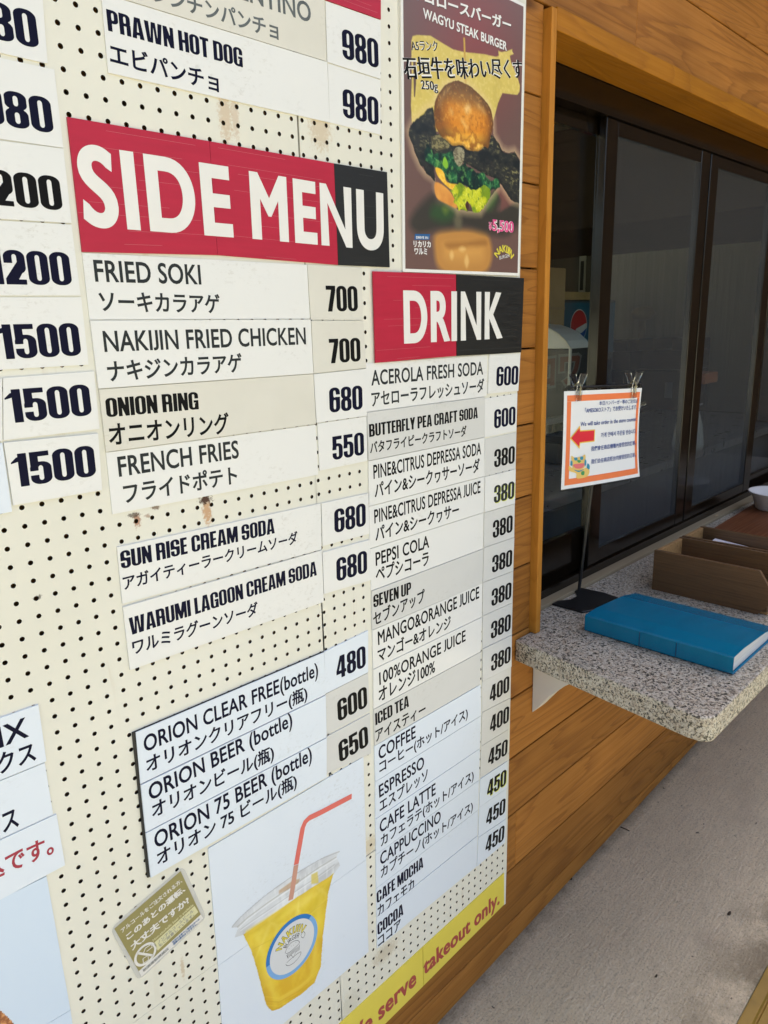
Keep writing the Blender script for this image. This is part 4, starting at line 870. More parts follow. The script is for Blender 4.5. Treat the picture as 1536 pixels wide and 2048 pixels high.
body = p.poly(Vt((215, 1098), (420, 960), (700, 760), (900, 630), (1060, 530), (1085, 505), (1055, 620), (1035, 700), (985, 1100), (965, 1400), (900, 1560), (760, 1680), (560, 1810), (490, 1830), (440, 1780), (415, 1690), (330, 1380), (290, 1240), (240, 1150)), .0006, .002)
inside = np.maximum(lid, body); p.C[:] = (203, 208, 216)
p.put(lid, (198, 201, 205)); sdl = p.sd.copy()
ang = np.arctan2(Vt((1100, 320))[0][1] - Vt((150, 980))[0][1], Vt((1100, 320))[0][0] - Vt((150, 980))[0][0])
lx = p.X * math.cos(ang) + p.Z * math.sin(ang); lz = -p.X * math.sin(ang) + p.Z * math.cos(ang)
sX, sZ = p.X, p.Z; p.X, p.Z = lx, lz; ln = p.noise(.014, 41, .30, 2.2, 3); ln2 = p.noise(.02, 42, .5, 1.6, 3); ln3 = p.noise(.010, 44, 1.6, .35, 3); p.X, p.Z = sX, sZ
p.put(lid * np.clip((ln2 - .46) * 3, 0, 1), (222, 226, 229), .7); p.put(lid * np.clip((.48 - ln2) * 3.5, 0, 1), (172, 174, 177), .5); p.put(lid * np.clip((ln3 - .58) * 5, 0, 1), (232, 234, 236), .45)
def line(pts, wd, cl, al): V_, F_ = strokes([Vt(*pts)], wd); p.put(p.poly([tuple(V_[i]) for i in range(0, len(V_), 2)] + [tuple(V_[i]) for i in range(len(V_) - 1, 0, -2)], .0006), cl, al)
rim = [(108, 1022), (190, 925), (420, 724), (700, 524), (950, 374), (1145, 296)]; rim2 = [(150, 1030), (260, 930), (450, 790), (700, 620), (930, 460), (1110, 350)]; rim3 = [(190, 1045), (300, 965), (500, 830), (740, 665), (950, 525), (1095, 420)]
line(rim, .0016, (160, 163, 167), .8); line(rim2, .0014, (140, 138, 130), .6); line([(x + 8, y + 14) for x, y in rim2], .0012, (236, 238, 240), .8); line(rim3, .0012, (166, 168, 171), .7); line([(x, y + 14) for x, y in rim3], .0012, (232, 234, 236), .6)
p.put(p.poly(Vt((560, 672), (700, 570), (760, 560), (745, 600), (640, 665), (560, 705)), .0012), (172, 132, 92), .6)
line([(225, 1060), (215, 1098)], .0012, (170, 172, 175), .7)
p.put(body, (214, 188, 46)); p.put(body * np.clip(n3 * 3 - 1.2, 0, 1), (226, 204, 84), .6); p.put(body * np.clip(n1 * 3 - 1.5, 0, 1), (206, 162, 38), .3)
zt, zm = Vt((700, 1150))[0][1], Vt((700, 1600))[0][1]
low = np.clip((zt - p.Z) / (zt - zm), 0, 1); p.put(body * low, (206, 150, 34), .75); p.put(body * np.clip(low * 2 - 1.3, 0, 1) , (212, 176, 30), .8)
p.poly(Vt((215, 1098), (420, 960), (700, 760), (900, 630), (1060, 530), (1085, 505), (1055, 620), (1035, 700), (985, 1100), (965, 1400), (900, 1560), (760, 1680), (560, 1810), (490, 1830), (440, 1780), (415, 1690), (330, 1380), (290, 1240), (240, 1150))); sdc = p.sd.copy()
p.put(body * np.clip(1 - sdc / .010, 0, 1), (188, 152, 40), .55); p.put(body * np.exp(-((sdc - .016) / .005) ** 2), (236, 216, 110), .35)
p.put(body * np.clip((n4 - .5) * 5, 0, 1), (224, 196, 60), .55)
v1, v2 = p.vor(22, 91, Vt((215, 505), (1085, 1150))); ice = np.clip((p.Z - Vt((600, 1250))[0][1]) / .05, 0, 1)
p.put(body * ice * np.clip(1 - v2 * 6, 0, 1), (238, 222, 128), .45); p.put(body * ice * np.clip((v1 - .5) * 3, 0, 1), (190, 160, 40), .3); p.put(body * ice * np.clip(.5 - v1, 0, 1), (234, 214, 92), .6)
for k in range(3): line([(430 + 6 * k, 1690 + 42 * k), (560, 1705 + 38 * k), (760, 1590 + 40 * k), (930, 1440 + 44 * k)], .0012, (188, 138, 28) if k % 2 else (232, 204, 70), .45)
line([(300, 1240), (470, 1150), (760, 960), (1030, 760)], .0010, (190, 158, 44), .5)
p.poly(Vt((215, 1098), (1085, 505), (965, 1400), (560, 1810), (415, 1690))); 
p.put(p.poly(Vt((870, 520), (930, 490), (940, 600), (870, 610)), .001), (206, 186, 90), .8)
p.put(p.poly(Vt((240, 1060), (1080, 520), (1075, 560), (235, 1110)), .002), (226, 196, 70), .55)
ob = p.build('cup_print', -.0016, PRINT, jp)
# keep only the cells inside the cup outline
bm = bmesh.new(); bm.from_mesh(ob.data); bm.verts.ensure_lookup_table()
bmesh.ops.delete(bm, geom=[v for v in bm.verts if inside[v.index] < .5], context='VERTS'); bm.to_mesh(ob.data); bm.free()
STR = mat('straw_red_ink', (.66, .135, .11), .4, .4); STB = mat('straw_seen_through_lid_ink', (.52, .27, .20), .4, .4)
sp = [(579, 1796), (591, 1728), (604, 1655), (609, 1643), (617, 1635), (640, 1624), (702, 1591.5)]
flat('straw', [strokes([[wz(*k) for k in sp[1:]]], .0094)], -.00175, STR, jp)
flat('straw_in_lid', [strokes([[wz(580, 1799), wz(584.5, 1772), wz(591, 1729)]], .0094)], -.00172, STB, jp)
lc = Vt((690, 1208))[0]; lr = .5 * (abs(Vt((935, 1000))[0][0] - Vt((440, 1350))[0][0]))
circ = lambda r, n=56, a0=0, a1=2 * math.pi: [(lc[0] + r * math.cos(a0 + (a1 - a0) * k / n), lc[1] + r * math.sin(a0 + (a1 - a0) * k / n)) for k in range(n)]
flat('label_ring', [polyfill(circ(lr))], -.00168, mat('pale_blue_ink', (.17, .36, .64), .4, .4), jp)
a0, a1 = R(38), R(182); up_ = [(lc[0] + lr * math.cos(a0 + (a1 - a0) * k / 30), lc[1] + lr * math.sin(a0 + (a1 - a0) * k / 30)) for k in range(31)] + [(lc[0] + lr * .8 * math.cos(a1 + (a0 - a1) * k / 30), lc[1] + lr * .8 * math.sin(a1 + (a0 - a1) * k / 30)) for k in range(31)]
flat('label_ring_upper', [polyfill(up_)], -.00174, mat('blue_ring_ink', (.012, .16, .46), .4, .4), jp)
flat('label_disc', [polyfill(circ(lr * .86))], -.0018, mat('label_white', (.60, .61, .62), .4, .4), jp)
tr = lr * .44
flat('label_letter_outline', [arc_text(roman('NAKIJIN', bx=.075, by=.05, clamp=True, space=1.2), (lc[0], lc[1]), tr, R(156), R(32), lr * .26)], -.00186, BLK, jp)
flat('label_lettering', [arc_text(roman('NAKIJIN', bx=.035, by=.015, clamp=True, space=1.2), (lc[0], lc[1] ), tr + .0005, R(155), R(33), lr * .235)], -.00194, YLI, jp)
flat('label_script', [arc_text(roman('BURGER', bx=.004, by=.004, clamp=True), (lc[0] + .001, lc[1] - lr * .1), lr * .33, R(140), R(50), lr * .15)], -.00186, BLK, jp)
sk = lambda *pts: [(lc[0] + x * lr, lc[1] + y * lr) for x, y in pts]
flat('label_sketch', [strokes([smooth(sk((-.28, -.05), (-.2, .1), (0, .17), (.2, .08), (.26, -.06), (.1, -.1), (-.12, -.12)), 4), sk((-.24, -.14), (-.2, -.3), (-.08, -.26), (0, -.42), (.1, -.28), (.24, -.3), (.26, -.12)),
     smooth(sk((-.26, -.42), (.26, -.4), (.24, -.54), (0, -.62), (-.22, -.56)), 4), smooth(sk((.34, .16), (.44, .24), (.5, .12), (.42, .02)), 4)]
     + [sk((-.2 + .045 * k, -.14), (-.2 + .045 * k, -.27)) for k in range(10)] + [sk((-.15 + .09 * k, .02 + .03 * (k % 2)), (-.13 + .09 * k, .03 + .03 * (k % 2))) for k in range(4)], .0007)], -.00186, BLK, jp)

# ---- food picture at the bottom left
fp = empty('food_poster', (FQ[1][0], 0, FQ[2][1]), 'bluish white food picture in the bottom left corner, mostly cut off', 'poster')
s0, s1 = wz(-160, 2196), wz(140.5, 2018.5)
for nm, qq in (('upper_sheet', [FQ[0], FQ[1], s1, s0]), ('lower_sheet', [s0, s1, FQ[2], FQ[3]])):
    plate_mesh(shrink(qq, .0003), .0014).build(nm, mat('skylight_tinted_sheet', (.56, .655, .77), .3, .5, rvar=.02), fp)  # sheet colour carries the bluish skylight of this corner
pts = smooth([wz(*k) for k in ((-90, 2020), (-40, 2012), (0, 2018), (14, 2028), (24, 2040), (34, 2056), (40, 2080), (20, 2130), (-60, 2170), (-120, 2100))], 3)
x0_, x1_ = min(k[0] for k in pts), max(k[0] for k in pts); z0_, z1_ = min(k[1] for k in pts), max(k[1] for k in pts)
p = Paint([(x0_, z1_), (x1_, z1_), (x1_, z0_), (x0_, z0_)], .0011); n1 = p.noise(.006, 51); p.C[:] = (178, 116, 72); p.put(n1 > .55, (214, 160, 104), .8); p.put(n1 < .4, (132, 76, 42), .8)
ins = p.poly(pts, .0005, .002); ob = p.build('food_print', -.0016, PRINT, fp)
bm = bmesh.new(); bm.from_mesh(ob.data); bm.verts.ensure_lookup_table(); bmesh.ops.delete(bm, geom=[v for v in bm.verts if ins[v.index] < .5], context='VERTS'); bm.to_mesh(ob.data); bm.free()

# ---- laminated drink-driving sticker
def rounded(q, r, n=5):
    out = []
    for i in range(4):
        p0, p1, p2 = [np.array(q[(i + k - 1) % 4]) for k in range(3)]; a = p1 + (p0 - p1) / np.linalg.norm(p0 - p1) * r; b = p1 + (p2 - p1) / np.linalg.norm(p2 - p1) * r
        for t in np.linspace(0, 1, n): out.append(tuple((1 - t) ** 2 * a + 2 * t * (1 - t) * p1 + t * t * b))
    return out
oq = Vs((130, 1050), (1105, 205), (1420, 900), (510, 1745))
st = empty('laminated_card', (oq[3][0], 0, oq[3][1]), 'small tilted olive card warning drinkers not to drive', 'card')
lam = NT('laminate_film'); lam.set(Base_Color=(.62, .61, .57, 1), Roughness=.25)
tr_n = lam.n('BsdfTransparent'); mx = lam.n('MixShader', {0: .72, 1: tr_n.outputs[0], 2: lam.b.outputs[0]}); lam.t.links.new(mx.outputs[0], lam.t.nodes['Material Output'].inputs[0])
flat('laminate', [polyfill(rounded(oq, .010))], -.0010, lam.m, st)
OLV = mat('olive_ink', (.27, .235, .085), .35, .5, var=.15, vscale=30); CRI = mat('cream_ink', (.60, .57, .33), .4, .4); CWI = mat('card_white_ink', (.66, .64, .60), .4, .4); GYI = mat('grey_ink', (.25, .25, .23), .4, .4)
flat('print', [polyfill(Vs((185, 1045), (1070, 275), (1340, 855), (512, 1612)))], -.0012, OLV, st)
flat('white_band', [polyfill(Vs((512, 1612), (1340, 855), (1372, 905), (550, 1683)))], -.0012, CWI, st)
flat('cream_box', [polyfill(Vs((712, 1235), (1255, 740), (1305, 822), (765, 1335)))], -.00135, CRI, st)
sx = lambda x0, y0, x1, y1: (200 + x0 / 6.678, 1700 + y0 / 6.678, 200 + x1 / 6.678, 1700 + y1 / 6.678)
flat('lettering', [text_piece('J', 'アルコールをご注文される方、', *sx(290, 1103, 1095, 420), 9.5),
    text_piece('J', 'このあとの運転、', *sx(365, 1205, 1140, 535), 14, bx=.04, by=.035), text_piece('J', '大丈夫ですか?', *sx(425, 1343, 1195, 695), 16, bx=.04, by=.035)], -.00135, CWI, st)
flat('small_lettering', [text_piece('g', 'Non-alcoholic beer is available.', *sx(706, 1218, 1250, 728), 5)], -.00135, CRI, st)
flat('box_lettering', [text_piece('J', 'ノンアルコールビール', *sx(770, 1255, 1245, 815), 7), text_piece('J', 'もご用意しています。', *sx(790, 1295, 1255, 868), 7), text_piece('J', '飲酒運転撲滅店', *sx(575, 1625, 915, 1320), 6)], -.0015, GYI, st)
flat('notice_lettering', [text_piece('J', '当店はお車でご来店の方への', *sx(962, 1240, 1325, 925), 4.5), text_piece('J', '酒類の提供はできません。', *sx(975, 1268, 1295, 985), 4.5)], -.0015, BLI, st)
pc = Vs((600, 1385))[0]; pr_ = .0138
ring = [(pc[0] + pr_ * math.cos(2 * math.pi * k / 40), pc[1] + pr_ * math.sin(2 * math.pi * k / 40)) for k in range(41)]
flat('prohibition_symbol', [strokes([ring], .0034), strokes([[(pc[0] - pr_ * .7, pc[1] + pr_ * .66), (pc[0] + pr_ * .7, pc[1] - pr_ * .66)]], .003)], -.00135, CWI, st)
flat('glass_and_car_symbol', [strokes([[(pc[0] - .004, pc[1] - .004), (pc[0] - .004, pc[1] - .011), (pc[0] + .003, pc[1] - .011), (pc[0] + .003, pc[1] - .004), (pc[0] - .004, pc[1] - .004)], [(pc[0] - .002, pc[1] + .004), (pc[0] + .001, pc[1] + .009), (pc[0] + .009, pc[1] + .009), (pc[0] + .010, pc[1] + .004), (pc[0] + .002, pc[1] + .003)]], .0012)], -.00135, CWI, st)
# ------------------------------------------------------------------ ground
q = NT('brushed_concrete'); wp = q.n('NewGeometry').outputs['Position']
st1 = q.noise(q.map((14, 170, 1), wp), 1.0, 5, .65, 1.0); st2 = q.noise(q.map((60, 260, 1), wp), 1.0, 4, .65, 1.6); gr_ = q.noise(wp, 210, 5, .7)
bl = q.noise(wp, 3.2, 4, .6); bl2 = q.noise(wp, 7.5, 3, .5)
c = q.mix(q.rng(bl, .35, .68), (.80, .66, .45), (.72, .59, .395))
c = q.mix(q.rng(st1, .45, .66, 0, .30), c, (.40, .335, .245))
c = q.mix(q.rng(gr_, .52, .64, 0, .55), c, (.85, .76, .60))
c = q.mix(q.rng(gr_, .46, .36, 0, .6), c, (.30, .25, .185))
c = q.mix(q.rng(bl2, .56, .72, 0, .3), c, (.42, .33, .24))
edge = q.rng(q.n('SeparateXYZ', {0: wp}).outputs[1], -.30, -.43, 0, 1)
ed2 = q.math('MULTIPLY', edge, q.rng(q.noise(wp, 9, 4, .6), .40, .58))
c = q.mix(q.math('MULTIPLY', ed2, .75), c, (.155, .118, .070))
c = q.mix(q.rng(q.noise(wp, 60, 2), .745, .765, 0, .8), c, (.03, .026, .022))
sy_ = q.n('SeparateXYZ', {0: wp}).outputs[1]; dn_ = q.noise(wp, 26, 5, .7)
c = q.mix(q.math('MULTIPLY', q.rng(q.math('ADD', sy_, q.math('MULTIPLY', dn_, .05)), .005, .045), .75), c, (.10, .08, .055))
q.set(Base_Color=c, Roughness=.85, Specular_IOR_Level=.25)
hh = q.math('ADD', q.math('MULTIPLY', st1, .5), q.math('ADD', q.math('MULTIPLY', st2, .7), q.math('MULTIPLY', gr_, .9)))
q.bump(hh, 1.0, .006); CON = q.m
GZ = lambda x: -1.396 + .0456 * (x - .94)
m = MB(); xs = [-4, 9]; YE = -.432
m.add([(xs[0], .03, GZ(xs[0])), (xs[0], YE, GZ(xs[0])), (xs[1], YE, GZ(xs[1])), (xs[1], .03, GZ(xs[1]))], [(0, 1, 2, 3)])
m.add([(xs[0], YE, GZ(xs[0])), (xs[0], YE, GZ(xs[0]) - .3), (xs[1], YE, GZ(xs[1]) - .3), (xs[1], YE, GZ(xs[1]))], [(0, 1, 2, 3)])
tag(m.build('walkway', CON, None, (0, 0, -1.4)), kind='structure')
m = MB(); m.add([(-200, -200, -1.62), (200, -200, -1.62), (200, 200, -1.62), (-200, 200, -1.62)], [(0, 1, 2, 3)])
tag(m.build('ground', mat('parking_ground', (.48, .45, .32), .9, .2, var=.25, vscale=.7), None, (0, 0, -1.62)), kind='structure')
# yellow steel edging along the walkway
m = MB()
prof = [(YE - .0012, -.006), (YE - .0012, -.003), (YE - .004, -.003), (YE - .022, -.004), (YE - .025, -.009), (YE - .028, -.009), (YE - .031, -.005), (YE - .085, -.006), (YE - .088, -.010), (YE - .088, -.20), (YE - .082, -.20), (YE - .082, -.03), (YE - .004, -.03)]
for (xa, xb) in ((-4, 9),):
    n = len(prof); V = [(xa, y, GZ(xa) + z) for y, z in prof] + [(xb, y, GZ(xb) + z) for y, z in prof]
    m.add(V, [(i, (i + 1) % n, n + (i + 1) % n, n + i) for i in range(n)])
ye = m.build('steel_edging', mat('old_yellow_paint', (.30, .175, .022), .5, .45, var=.45, vscale=14, bump=.15, bscale=90), None, (1.7, YE, -1.37))
tag(ye, 'worn ochre yellow steel edging along the outer edge of the concrete walkway', 'edging')

# ------------------------------------------------------------------ the snack bar building
WD = wood('cedar_siding', (.345, .142, .029, 1), (.15, .052, .011, 1), 1.0, .48, 'X', .12, .34, .50, .26)
WDT = wood('casing_wood', (.37, .145, .011, 1), (.21, .075, .008, 1), 1.0, .48, 'X', .12, .34, .40, .10)
WDZ = wood('jamb_wood', (.47, .195, .030, 1), (.30, .115, .014, 1), 1.0, .48, 'Z', .10, .40, .4, .10)
DRK = mat('groove_dark', (.010, .006, .004), .8, .1)
BRZ = mat('bronze_aluminium', (.007, .0045, .0025), .15, .42, rvar=.03)
bld = empty('snack_bar', (2.2, .5, -1.40), 'timber clad snack bar with a long sliding serving window', 'building')
gz = [.374 + .1415 * k for k in range(-13, 5)]; rs = random.Random(8)
m = MB(); G2 = .0016
def board(x0, x1, z0, z1, joints=()):
    e = [x0] + sorted(j for j in joints if x0 < j < x1) + [x1]
    for a, b in zip(e, e[1:]): m.box(a + .0004, b - .0004, .012, .0265, z0, z1)
for k in range(len(gz) - 1):
    a, b = gz[k] + G2, gz[k + 1] - G2
    jt = [rs.uniform(-3, .9), rs.uniform(2.6, 3.2)]
    if abs(gz[k] - .5155) < .01: jt = [-.4, 1.519, 3.6]
    if abs(gz[k + 1] + 1.041) < .01: jt = [-.9, 1.1585, 2.9]
    if b < -.674: board(-4, 7, a, b, jt)
    elif a < -.674 < b: board(-4, 1.2085, a, b); board(1.2095, 7, a, -.6745)
    elif b < .5155: board(-4, 1.192, a, b, jt); board(3.52, 7, a, b)
    else: board(-4, 7, a, b, jt)
o = m.build('siding', WD, bld, None, .0012, 1)
m = MB(); m.box(-4, 1.2, .027, .16, -1.6, 1.06); m.box(1.2, 3.5, .0272, .16, -1.6, -.675); m.box(1.2, 3.5, .0272, .083, .514, 1.06); m.box(3.5, 7, .027, .16, -1.6, 1.06); m.box(1.2, 3.5, .083, .16, .478, 1.06)
m.build('wall_core', DRK, bld)
m = MB(); m.box(1.1925, 1.2085, -.004, .0835, -.6275, .5085); m.build('jamb_board', WDZ, bld, None, .0012, 2)
m = MB(); m.box(1.2088, 3.5, -.004, .0825, .4765, .5125); m.build('header_board', WDT, bld, None, .0012, 2)
m = MB(); m.box(3.5005, 3.52, -.004, .0835, -.6275, .5085); m.build('jamb_board', WDZ, bld, None, .0012, 2)
m = MB(); m.box(1.209, 3.5, .0605, .100, -.674, -.6215); m.build('window_sill', mat('sill_board', (.30, .235, .145), .55, .35, var=.25, vscale=10, stretch=(.3, 3, 3)), bld, None, .001)
m = MB(); m.box(-4, 5.598, -.36, 3.2, 1.061, 1.25); m.build('eave_roof', wood('soffit_wood', (.30, .19, .10, 1), (.2, .11, .05, 1), 1, .6, 'X'), bld)
m = MB()
for k in range(27): m.box(5.6, 5.63, -6, .011, -1.62 + .15 * k + .002, -1.62 + .15 * k + .148)
m.box(5.6305, 7, -6, .011, -1.62, 2.45); m.build('added_wing', wood('added_wing_dark', (.09, .045, .02, 1), (.05, .025, .01, 1), 1, .6, 'Y'), bld)  # unseen wing, added so the window mirrors less sky
# room behind the window
BEI = mat('room_plaster', (.50, .48, .40), .8, .2, var=.06, vscale=3); CEI = mat('room_ceiling_paint', (.30, .28, .24), .85, .2); FLO = mat('room_floor_vinyl', (.16, .15, .14), .6, .3)
m = MB(); m.box(1.5, 4.3, 2.2, 2.3, -1.6, 1.15); m.build('back_wall', BEI, bld)  # cut short, with no left wall: openings made to let daylight in
m = MB(); m.box(.2, 4.3, .161, 2.2, 1.05, 1.15); m.build('room_ceiling', CEI, bld)
m = MB(); m.box(.2, 4.3, .161, 2.2, -1.6, -1.37); m.build('room_floor', FLO, bld)
m = MB(); m.box(4.2, 4.3, .161, 2.2, -1.37, 1.05); m.build('side_wall', BEI, bld)
# sliding window
win = empty('sliding_window', (0, 0, 0)); win.parent = bld; win.location = Vector((2.3, .09, -.61)) - Vector(bld.location)
m = MB(); m.box(1.209, 3.5, .0845, .17, .418, .4775); m.box(1.209, 3.5, .1005, .17, -.66, -.612); m.box(1.209, 3.5, .0845, .090, -.6210, -.600); m.box(1.209, 1.235, .0845, .17, -.61, .418); m.box(3.47, 3.5, .0845, .17, -.61, .418)
m.build('frame', BRZ, win, None, .0012, 2)
gl = NT('window_glass'); lw0 = gl.n('LayerWeight', {0: .5}); lw = gl.math('ADD', .035, gl.math('MULTIPLY', gl.math('POWER', lw0.outputs['Facing'], 5.0), .9)); tr_n = gl.n('BsdfTransparent', {0: (.90, .93, .92, 1)}); gg = gl.n('BsdfGlossy', {'Roughness': .0}); mx = gl.n('MixShader', {0: lw.outputs[0], 1: tr_n.outputs[0], 2: gg.outputs[0]})
gl.t.links.new(mx.outputs[0], gl.t.nodes['Material Output'].inputs[0])
sc_ = NT('insect_screen'); tr_n = sc_.n('BsdfTransparent'); df = sc_.n('BsdfDiffuse', {0: (.066, .067, .069, 1)})
lw = sc_.n('LayerWeight', {0: .35}); fac = sc_.rng(lw.outputs['Facing'], 0, 1, .30, .62)
vn = sc_.noise(sc_.map((30, 1, .8)), 3.0, 4); fac2 = sc_.math('MULTIPLY', fac, sc_.rng(vn, .3, .7, .92, 1.08))
mx = sc_.n('MixShader', {0: fac2, 1: tr_n.outputs[0], 2: df.outputs[0]}); sc_.t.links.new(mx.outputs[0], sc_.t.nodes['Material Output'].inputs[0])
def sash(x0, x1, y0, y1, zb, wl, wr, screen):
    m = MB(); z0, z1 = -.611, .4175
    m.box(x0, x0 + wl, y0, y1, z0, z1); m.box(x1 - wr, x1, y0, y1, z0, z1)
    m.box(x0 + wl, x1 - wr, y0 + .001, y1 - .001, z1 - .030, z1); m.box(x0 + wl, x1 - wr, y0 + .001, y1 - .001, z0, zb)
    m.build('sash', BRZ, win, None, .0015, 2)
    ym = (y0 + y1) / 2
    g = MB(); g.box(x0 + wl - .004, x1 - wr + .004, ym, ym + .004, zb - .004, z1 - .026); g.build('glass_pane', gl.m, win)
    if screen:
        g = MB(); g.add([(x0 + wl, y0 + .003, zb), (x1 - wr, y0 + .003, zb), (x1 - wr, y0 + .003, z1 - .03), (x0 + wl, y0 + .003, z1 - .03)], [(0, 1, 2, 3)]); g.build('insect_screen', sc_.m, win)
sash(1.236, 1.640, .114, .131, -.505, .03, .05, False)
sash(1.562, 2.116, .0905, .108, -.563, .052, .054, True)
sash(2.124, 2.664, .0905, .108, -.566, .052, .058, True)
sash(2.672, 3.20, .114, .131, -.563, .052, .054, False)

# ------------------------------------------------------------------ granite counter
q = NT('granite'); oc = q.tc.outputs['Object']
a = q.noise(oc, 205, 3, .6, .3); b = q.noise(oc, 320, 2, .5); c0_ = q.n('TexVoronoi', {'Vector': oc, 'Scale': 230.0}); d_ = q.noise(oc, 95, 3, .5)
c = q.mix(q.rng(a, .44, .54), (.030, .025, .018), (.44, .38, .285))
c = q.mix(q.rng(c0_.outputs['Color'], .35, .6, 0, .75), c, (.53, .485, .40))
c = q.mix(q.rng(b, .56, .62, 0, .9), c, (.022, .022, .023))
c = q.mix(q.rng(d_, .52, .62, 0, .45), c, (.34, .27, .20))
q.set(Base_Color=c, Roughness=q.rng(b, .3, .7, .20, .5), Specular_IOR_Level=.5); q.bump(a, .10, .001); GRA = q.m
pl = [(1.141, .0115), (1.093, -.366)]
cxr, cyr, rr_ = 1.117, -.374, .0245
for t in np.linspace(R(172), R(270), 9): pl.append((cxr + .0 + rr_ * math.cos(t) * .92, cyr + rr_ * math.sin(t)))
pl += [(3.49, -.398), (3.49, .0600), (1.2098, .0600), (1.2098, .0115)]
m = MB(); m.prism([(x, y, -.6735) for x, y in pl], (0, 0, .0455)); cnt = m.build('granite_counter', GRA, None, (2.3, -.2, -.6735), .0032, 2)
tag(cnt, 'speckled grey granite counter slab sticking out under the serving window', 'counter')
m = MB(); m.prism([(1.209, .0115, -.674), (1.209, -.145, -.674), (1.209, -.105, -.700), (1.209, -.063, -.733), (1.209, -.030, -.768), (1.209, .0, -.808), (1.209, .0115, -.821)], (.036, 0, 0)); br = m.build('shelf_bracket', mat('bracket_white', (.62, .60, .57), .5, .4, var=.1), None, (1.218, .0115, -.78), .0012, 2)
tag(br, 'white triangular bracket holding up the left end of the granite counter', 'bracket')

# ------------------------------------------------------------------ things on the counter
ZT = -.6279
# sign stand with a clipped A4 notice
BK = mat('black_steel', (.008, .008, .008), .35, .5)
stand = empty('sign_stand', (1.45, .045, ZT), 'black metal sign stand with a flat split foot at the left end of the counter', 'sign stand')
m = MB(); m.prism([(x, y, ZT) for x, y in ((1.350, .058), (1.352, -.018), (1.40, -.040), (1.482, -.036), (1.490, .004), (1.476, .112), (1.462, .0835), (1.452, .058), (1.43, .040), (1.40, .040), (1.375, .058))][::-1], (0, 0, .004)); m.build('foot', BK, stand, None, .0008, 1)
zc = -.259; pc_ = Vector((1.499, .028, zc)); yaw, lean, roll = -.081, .045, -.052
uu = Vector((math.cos(yaw), math.sin(yaw), 0)); nn = Vector((-math.sin(yaw), math.cos(yaw), 0)); vv = Vector((0, 0, 1)) * math.cos(lean) + nn * math.sin(lean)
uu, vv = uu * math.cos(roll) + vv * math.sin(roll), vv * math.cos(roll) - uu * math.sin(roll); nn = uu.cross(vv)  # nn points away from the wall side (-y)
top = pc_ + vv * .112 + nn * -.004
m = MB(); m.tube([(1.462, .055, ZT + .004), pc_ + Vector((-.022, .012, -.09)), pc_ + vv * .112 - nn * .010 - uu * .012], .0038, 10); m.build('pole', BK, stand)
m = MB(); m.tube([top - uu * .130, top + uu * .138], .0030, 10); m.tube([top - uu * .133, top - uu * .127], .0055, 12); m.tube([top + uu * .136, top + uu * .142], .0055, 12); m.build('cross_bar', BK, stand)
notice = empty('paper_notice', tuple(pc_), 'orange bordered paper notice with a red arrow, clipped to the stand', 'notice')
PAP = mat('notice_paper', (.76, .755, .74), .45, .4); ORG = mat('orange_ink', (.78, .19, .06), .5, .4); BLU = mat('notice_blue_ink', (.020, .052, .24), .5, .4); RDK = mat('arrow_red_ink', (.66, .018, .035), .5, .4); ARY = mat('arrow_edge_ink', (.80, .50, .08), .5, .4)
def pp(a, b, off=0.0):                    # sheet coordinates in metres, slightly curled sheet
    bow = .006 * (b / .105 - .2) ** 2 * (.4 + .6 * (a / .1485)) - .004 * (a / .1485) ** 2
    return pc_ + uu * a + vv * b + nn * (bow + off)
def sheet(name, x0, x1, z0, z1, off, m_, par, holes=None, n=12):
    V = []; Fs = []
    for j in range(n + 1):
        for i in range(n + 1): V.append(pp(x0 + (x1 - x0) * i / n, z0 + (z1 - z0) * j / n, off))
    for j in range(n):
        for i in range(n): Fs.append((j * (n + 1) + i, j * (n + 1) + i + 1, (j + 1) * (n + 1) + i + 1, (j + 1) * (n + 1) + i))
    me = bpy.data.meshes.new(name); me.from_pydata([tuple(v) for v in V], [], Fs); me.update()
    for f in me.polygons: f.use_smooth = True
    return link(name, me, m_, par)
sheet('paper', -.1485, .1485, -.105, .105, 0, PAP, notice)
sleeve = NT('clear_sleeve'); tr_n = sleeve.n('BsdfTransparent', {0: (.80, .80, .80, 1)}); gg = sleeve.n('BsdfGlossy', {'Roughness': .12}); mx = sleeve.n('MixShader', {0: .06, 1: tr_n.outputs[0], 2: gg.outputs[0]}); sleeve.t.links.new(mx.outputs[0], sleeve.t.nodes['Material Output'].inputs[0])
sheet('clear_sleeve', -.1515, .1515, -.110, .111, -.0008, sleeve.m, notice)
E_ = .008; Wb = .0135
for nm, a, b, c_, d in (('border', -.1485 + .010, .1485 - .007, .105 - .008 - Wb * 1.05, .105 - .009), ('border', -.1485 + .010, .1485 - .007, -.105 + .008, -.105 + .008 + Wb), ('border', -.1485 + .010, -.1485 + .010 + Wb, -.105 + .008 + Wb, .105 - .009 - Wb), ('border', .1485 - .007 - Wb * .8, .1485 - .007, -.105 + .008 + Wb, .105 - .009 - Wb)):
    sheet(nm, a, b, c_, d, .0004, ORG, notice)
def on_sheet(name, pieces, off, m_, par):
    vs = []; fs = []
    for V, F in pieces:
        n = len(vs); vs += [tuple(pp(float(p[0]), float(p[1]), off)) for p in V]; fs += [[int(i) + n for i in f] for f in F]
    me = bpy.data.meshes.new(name); me.from_pydata(vs, [], fs); me.update(); return link(name, me, m_, par)
